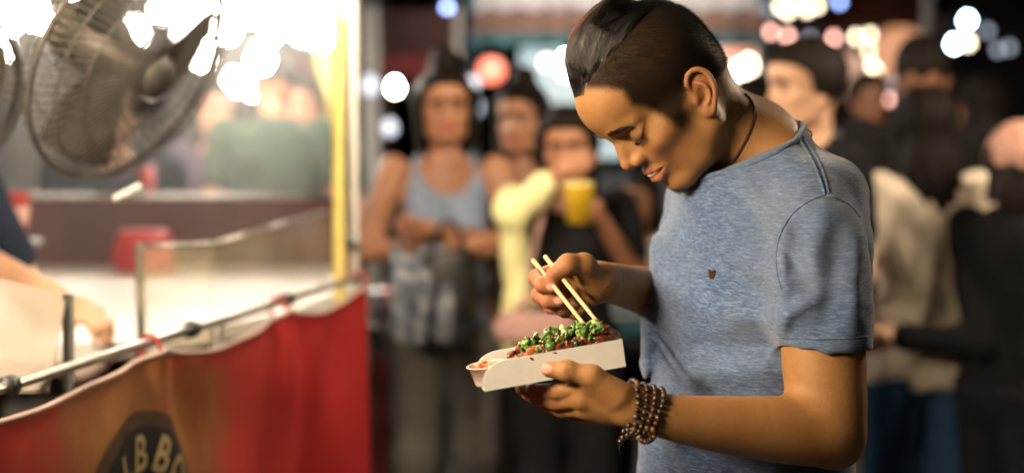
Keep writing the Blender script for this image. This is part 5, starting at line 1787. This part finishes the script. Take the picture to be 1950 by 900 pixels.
# patterned jacket slung over her arm and a black handbag
p = W(805, 562, 4.20)
def drape(name, label, cat, c, w, h, mat, seed):
    g = np.random.default_rng(seed); n, m = 26, 20; V = []
    for i in range(n):
        for j in range(m):
            u, v = i / (n - 1) - .5, j / (m - 1)
            V.append((c[0] + w * u * (1 - .15 * v), c[1] - .05 * math.sin(v * 3) + .022 * math.sin(u * 17 + v * 2 + seed) * (.3 + v) , c[2] + h * (.5 - v) + .02 * math.sin(u * 9)))
    Fs = [(i * m + j, (i + 1) * m + j, (i + 1) * m + j + 1, i * m + j + 1) for i in range(n - 1) for j in range(m - 1)]
    o = part(name, (np.array(V), Fs), mat); o.modifiers.new('thickness', 'SOLIDIFY').thickness = .012
    return tag(o, label, cat)
PATT = NT('patterned_cloth'); pn = PATT.noise(24, 2, .5)
PATT.set(Base_Color=PATT.ramp(pn, (.38, (.09, .105, .14)), (.50, (.20, .23, .30)), (.60, (.34, .36, .40))), Roughness=.85)
drape('patterned_jacket', 'white and blue patterned jacket hanging from the folded arms of the tank-top woman', 'jacket', p, .19, .27, PATT.m, 3)
bag('handbag', 'black handbag held below the folded arms of the woman in the tank top', 'handbag', np.array([*W(852, 560, 4.18)[:2], float(W(852, 600, 4.18)[2])]), .17, .19, .08, BLACKP)

# woman behind with a dark beanie-like bun
x, y = at_px(998, 4.75)
person('woman with a dark top knot looking aside behind the folded-arms woman', x, y, FACE - .25, hgt(236, 4.75), cloth('brown_top', (.06, .040, .032)), cloth('brown_skirt', (.10, .085, .07)), HAIRD, SKINS[0],
       hyaw=-.2, sleeve='short', hair_style='bun_long', extra={'len': .26, 'bun': (-.01, 0, .165), 'bunr': .044})

# girl in a yellow-green jacket raising a hand to her mouth
x, y = at_px(1082, 4.2)
def loc3(px_, py_, d_):
    q = W(px_, py_, d_) - np.array([x, y, 0]); a = FACE - .12
    return np.array([q[0] * math.cos(a) + q[1] * math.sin(a), -q[0] * math.sin(a) + q[1] * math.cos(a), q[2]]) / (hgt(285, 4.2) / 1.72)
yr, l2w_y, _ = person('girl in a dark top and yellow-green jacket raising one hand to her mouth', x, y, FACE - .12, hgt(285, 4.2), cloth('black_top', (.012, .012, .013)), cloth('black_jeans', (.014, .014, .016)), HAIRD, SKINS[0],
       arms={-1: [(.19, -.175, 1.40), (.235, -.03, 1.50), (-.6, .2, .2)], 1: [(.06, .235, 1.17), loc3(1142, 414, 3.96), (.2, -1, .2)]}, hpit=.12, sleeve='short', hair_style='long', extra={'len': .34})
YG = cloth('yellow_green_cloth', (.86, .83, .44), .8, .06)
s_y = hgt(285, 4.2) / 1.72
def jk(Pw):
    q = (Pw - np.array([x, y, 0])); yaw = FACE - .12
    P = np.stack([q[:, 0] * math.cos(yaw) + q[:, 1] * math.sin(yaw), -q[:, 0] * math.sin(yaw) + q[:, 1] * math.cos(yaw), q[:, 2]], 1) / s_y
    d = cap(P, (.02, -.17, 1.40), (.19, -.165, 1.395), .074, .060)
    d = smin(d, cap(P, (.19, -.165, 1.395), (.23, -.05, 1.485), .056, .044), .02)
    d = smin(d, limb(P, [(.17, -.165, 1.37), (.14, -.150, 1.16), (.10, -.140, .90)], [.048, .056, .066], 8), .03)
    d = smin(d, limb(P, [(-.02, -.15, 1.36), (-.03, -.17, 1.15), (-.02, -.17, .92)], [.05, .05, .06], 6), .03)
    d = d - .004 * (np.sin(P[:, 2] * 30 + 2 * np.sin(P[:, 1] * 22)) + np.sin(P[:, 1] * 50 + P[:, 2] * 12))
    return smax(d, .84 - P[:, 2], .01) * s_y
V, Q = sdf_mesh(jk, np.array([x - .6, y - .5, .6]), np.array([x + .4, y + .4, 1.7]), .008, 0)
part('jacket', (V, Q), YG, yr)
YCUP = simple('yellow_cup', (.70, .44, .02), .35, vary=.15, scale=60)
def cup_thing(c, r, h, label):
    e = empty('yellow_cup', c, label, 'cup', 'yellow drinks cups')
    V, Fs = lathe([(.001, 0), (r * .78, 0), (r, h), (r * 1.05, h + .004), (r * .96, h + .004), (r * .75, .006), (.001, .006)], 20)
    part('cup_wall', (V + c, Fs), YCUP, e)
    V, Fs = lathe([(r * 1.06, h + .003), (r * 1.0, h + .012), (.001, h + .016)], 20); part('lid', (V + c, Fs), simple('lid_clear', (.6, .5, .2), .3), e)
cup_thing(W(1102, 424, 3.90), .041, .10, 'yellow drinks cup held by the girl in the yellow-green jacket')
pb = bag('pink_bag', 'pale pink tote bag hanging below the yellow-green jacket', 'bag', np.array([*W(1020, 640, 4.02)[:2], float(W(1020, 648, 4.02)[2])]), .22, .08, .09, simple('pink_canvas', (.42, .25, .23), .8))
part('shoulder_strap', tube(spline([W(985, 640, 4.02), W(1000, 560, 4.00), W(1025, 440, 4.02), W(1046, 372, 4.12), W(1055, 366, 4.24), W(1040, 470, 4.34), W(1046, 640, 4.06)], 30), .008, 6), pb.children[0].data.materials[0], pb)

# person further back with a white top and another yellow cup
x, y = at_px(1222, 5.2)
person('child in a pale top holding a yellow cup, half hidden behind the man eating', x, y, FACE - .5, hgt(385, 5.2), cloth('pale_top', (.42, .36, .32)), cloth('dark_jeans', (.02, .02, .03)), HAIRD, SKINS[2],
       arms={-1: [(.05, -.23, 1.12), (.25, -.16, 1.25), (-.3, .5, .1)]}, sleeve='short', hair_style='long', extra={'len': .2})
cup_thing(W(1170, 474, 4.95), .045, .11, 'yellow drinks cup held by the child in the pale top')

# folding table with a light blue cool box
tb = empty('folding_table', (*W(1150, 650, 4.9)[:2], 0), 'black folding table under the light blue cool box', 'table')
a = W(1060, 655, 4.9); b = W(1270, 655, 5.3); box_part('table_top', (a[0], a[1], a[2] - .03), (b[0], b[1], a[2]), BLACKP, tb, .004)
for px_ in (a[0] + .03, b[0] - .03):
    for py_ in (a[1] + .03, b[1] - .03): rod('leg', (px_, py_, 0), (px_, py_, a[2] - .029), .012, GREY, tb)
cb = empty('cool_box', W(1190, 655, 5.1), 'light blue plastic cool box with white lid on the folding table', 'cool box')
CYAN = simple('cyan_plastic', (.12, .38, .52), .45, vary=.12)
a_ = W(1135, 655, 5.0); b_ = W(1240, 590, 5.0)
box_part('box_body', (a_[0], 5.02, a[2] + .001), (b_[0], 5.22, b_[2]), CYAN, cb, .012)
box_part('box_lid', (a_[0] - .008, 5.01, b_[2] + .001), (b_[0] + .008, 5.23, b_[2] + .03), WHITEP, cb, .008)
rod('handle', (a_[0] + .03, 5.0, b_[2] - .03), (b_[0] - .03, 5.0, b_[2] - .03), .008, WHITEP, cb)

# dark counter of bins between the banner and the folded-arms woman
bn = empty('drinks_cart', (*W(770, 640, 4.9)[:2], 0), 'black drinks cart beside the end of the red banner', 'cart')
a = W(690, 622, 4.9); b = W(862, 622, 5.3)
box_part('cart_top', (a[0], a[1], a[2] - .04), (b[0], b[1], a[2]), BLACKP, bn, .006)
box_part('cart_body', (a[0] + .02, a[1] + .02, .10), (b[0] - .02, b[1] - .02, a[2] - .041), simple('cart_grey', (.018, .017, .018), .5), bn, .006)
box_part('red_panel', (a[0] + .03, a[1] + .008, .12), (a[0] + .09, a[1] + .019, a[2] - .10), simple('cart_red', (.12, .012, .012), .5), bn)
for px_ in (a[0] + .06, b[0] - .06):
    for py_ in (a[1] + .06, b[1] - .06): part('wheel', tube([(px_ - .02, py_, .05), (px_ + .02, py_, .05)], .05, 16), GREY, bn)
for i, (xx, c_) in enumerate(((722, (.5, .5, .52)), (748, (.45, .10, .12)), (770, (.12, .12, .14)))):
    q = W(xx, 622, 5.05)
    e = empty('drinks_can', (q[0], q[1], a[2]), ('silver drinks can on the black cart', 'red drinks can on the black cart', 'dark drinks can on the black cart')[i], 'can', 'cans on the cart')
    V, Fs = lathe([(.001, 0), (.026, 0), (.031, .008), (.031, .10), (.025, .115), (.024, .113), (.001, .112)], 18); part('can_body', (V + np.array([q[0], q[1], a[2] + .001]), Fs), simple('can_%d' % i if False else 'can_metal', c_, .25, .7), e)

# right-hand crowd
x, y = at_px(1545, 3.85)
person('man with short dark hair in profile wearing a black t-shirt', x, y, math.pi + .25, hgt(178, 3.85), cloth('black_tee', (.012, .012, .013)), cloth('navy_jeans', (.02, .025, .04)), HAIRD, SKINS[1], female=False, hyaw=.05, hair_style='short')
x, y = at_px(1765, 4.2)
wr_, l2w_w, _ = person('woman with long dark hair in a cream blouse and blue jeans seen from behind', x, y, -FACE + .18, hgt(252, 4.2), cloth('cream_blouse', (.74, .64, .52), .85, .08), cloth('blue_jeans', (.030, .070, .150)), HAIRD, SKINS[1],
       arms={-1: [(-.02, -.26, 1.13), (.12, -.20, .98), (.2, .6, 0)], 1: [(-.02, .26, 1.13), (.14, .18, .98), (.2, -.6, 0)]}, sleeve='long', top_z=.78, hair_style='long', extra={'len': .36})
x, y = at_px(1752, 4.75)
person('man with cropped hair and dark jacket seen from behind, in front of the orange lantern', x, y, -FACE - .1, hgt(150, 4.75), cloth('dark_jacket', (.014, .013, .014)), cloth('dark_trousers', (.015, .015, .017)), HAIRD, SKINS[2], female=False, sleeve='long', hair_style='crop')
x, y = at_px(1935, 3.95)
def loc_(px_, py_, d_):
    q = W(px_, py_, d_) - np.array([x, y, 0]); a = -FACE - 1.05
    return np.array([q[0] * math.cos(a) + q[1] * math.sin(a), -q[0] * math.sin(a) + q[1] * math.cos(a), q[2]]) / (hgt(322, 3.95) / 1.72)
cr, l2w_c, inf = person('person in black jacket and pale pink backwards cap, arm round the woman in cream', x, y, -FACE - 1.05, hgt(322, 3.95), cloth('black_jacket', (.010, .010, .011)), cloth('black_jeans_b', (.012, .012, .014)), HAIRD, SKINS[1], female=False,
       hyaw=1.15, arms={1: [loc_(1868, 652, 3.93), loc_(1716, 640, 3.99), (.3, .3, -.2)], -1: [(.16, -.20, 1.10), (.30, -.04, 1.02)]}, sleeve='long', hair_style='long', extra={'len': .10})
hcw, HMl, Rz, s_, toh_, w2l_ = inf
CAPM = simple('pink_cap', (.50, .27, .21), .8, vary=.1, scale=40, bump=.2)
cp = empty('baseball_cap', hcw, 'pale pink baseball cap worn backwards on the person in black', 'cap')
def capf(Pw):
    Hh = toh_(w2l_(Pw))
    d = skull_sdf(Hh) - .021
    d = smax(d, .012 - Hh[:, 2], .006)
    d = smax(d, -ell(Hh, (-.125, -.01, .040), (.06, .042, .030)), .005)
    d = smax(d, -(skull_sdf(Hh) - .012), .003)
    return d * s_
V, Q = sdf_mesh(capf, hcw - .22, hcw + .25, .006, 0); part('crown', (V, Q), CAPM, cp)
def visor(Pw):
    Hh = toh_(w2l_(Pw))
    return smax(ell(Hh, (.10, 0, .035), (.085, .075, .012)), -(skull_sdf(Hh) - .018), .004) * s_
V, Q = sdf_mesh(visor, hcw - .25, hcw + .25, .006, 0); part('peak', (V, Q), CAPM, cp)
def l2w_head(h): return l2w_c(np.asarray(h) @ HMl + (np.array([.018, 0, 1.585])))
strap = [l2w_head((-.118 + .004 * abs(t), .050 * t, .018)) for t in np.linspace(-1, 1, 9)]
part('strap', tube(strap, .007, 6), CAPM, cp)
# a few more figures in the dark further down the lane
for i, (xx, d, yy, fr_, fem, tc, lb) in enumerate(((1648, 6.8, 196, FACE + .3, False, (.30, .36, .42), 'person in a pale blue shirt in the crowd behind the cream blouse'), (1880, 6.2, 205, -FACE, True, (.02, .02, .026), 'dark figure standing behind the pink cap'),
        (1828, 7.5, 190, -FACE + .4, False, (.035, .025, .03), 'dim figure between the cropped man and the pink cap'), (1440, 6.5, 205, math.pi, True, (.02, .02, .02), 'dark-haired figure glimpsed between the man eating and the man in profile'))):
    x, y = at_px(xx, d)
    person(lb, x, y, fr_, hgt(yy, d), cloth('crowd_top', tc), cloth('crowd_trousers', (.02, .02, .024)), HAIRD, SKINS[i % 3], female=fem, sleeve='long', hair_style='long' if fem else 'short', group=None)
# stall people
x, y = at_px(215, 5.0)
person('stall worker in a dark blue top behind the hanging fan', x, y, FACE + .35, 1.66, cloth('navy_top', (.022, .030, .050)), cloth('navy_trousers', (.02, .02, .03)), HAIRD, SKINS[1], female=False, lean=.10, sleeve='short', hair_style='short')
x, y = at_px(522, 5.9)
person('customer in a sage green shirt seen from behind at the back of the stall', x, y, -FACE + .2, 1.80, cloth('sage_shirt', (.045, .062, .046)), cloth('dark_trousers_b', (.02, .02, .022)), HAIRD, SKINS[0], female=False, sleeve='short', hair_style='crop')
x, y = at_px(405, 6.2)
person('customer in a dark top beside the sage green shirt', x, y, FACE + .5, 1.68, cloth('plum_top', (.05, .03, .05)), cloth('dark_trousers_c', (.02, .02, .022)), HAIRD, SKINS[0], arms={1: [(.05, .24, 1.15), (.2, .1, 1.25), (-.3, -.5, .1)]}, sleeve='short', hair_style='long', extra={'len': .2})
x, y = at_px(585, 6.6)
person('customer in black standing next to the yellow drape', x, y, FACE - .2, 1.70, cloth('black_shirt_c', (.013, .013, .014)), cloth('dark_trousers_d', (.02, .02, .022)), HAIRD, SKINS[0], female=False, sleeve='short', hair_style='short')
# cook at the near end whose bare forearm reaches over the table
x, y = at_px(-210, 3.05)
def loc2(px_, py_, d_):
    q = W(px_, py_, d_) - np.array([x, y, 0]); a = -.15
    return np.array([q[0] * math.cos(a) + q[1] * math.sin(a), -q[0] * math.sin(a) + q[1] * math.cos(a), q[2]]) / (1.70 / 1.72)
person('cook in dark blue reaching a bare forearm over the white prep table', x, y, -.15, 1.70, cloth('navy_top_b', (.022, .030, .055)), cloth('black_apron', (.012, .012, .013)), HAIRD, SKINS[1], female=False, lean=.25,
       arms={-1: [loc2(-55, 488, 2.95), loc2(110, 566, 2.85), (0, 0, -1)], 1: [(.20, .24, 1.12), (.34, .16, .95)]}, sleeve='short', hair_style='short')
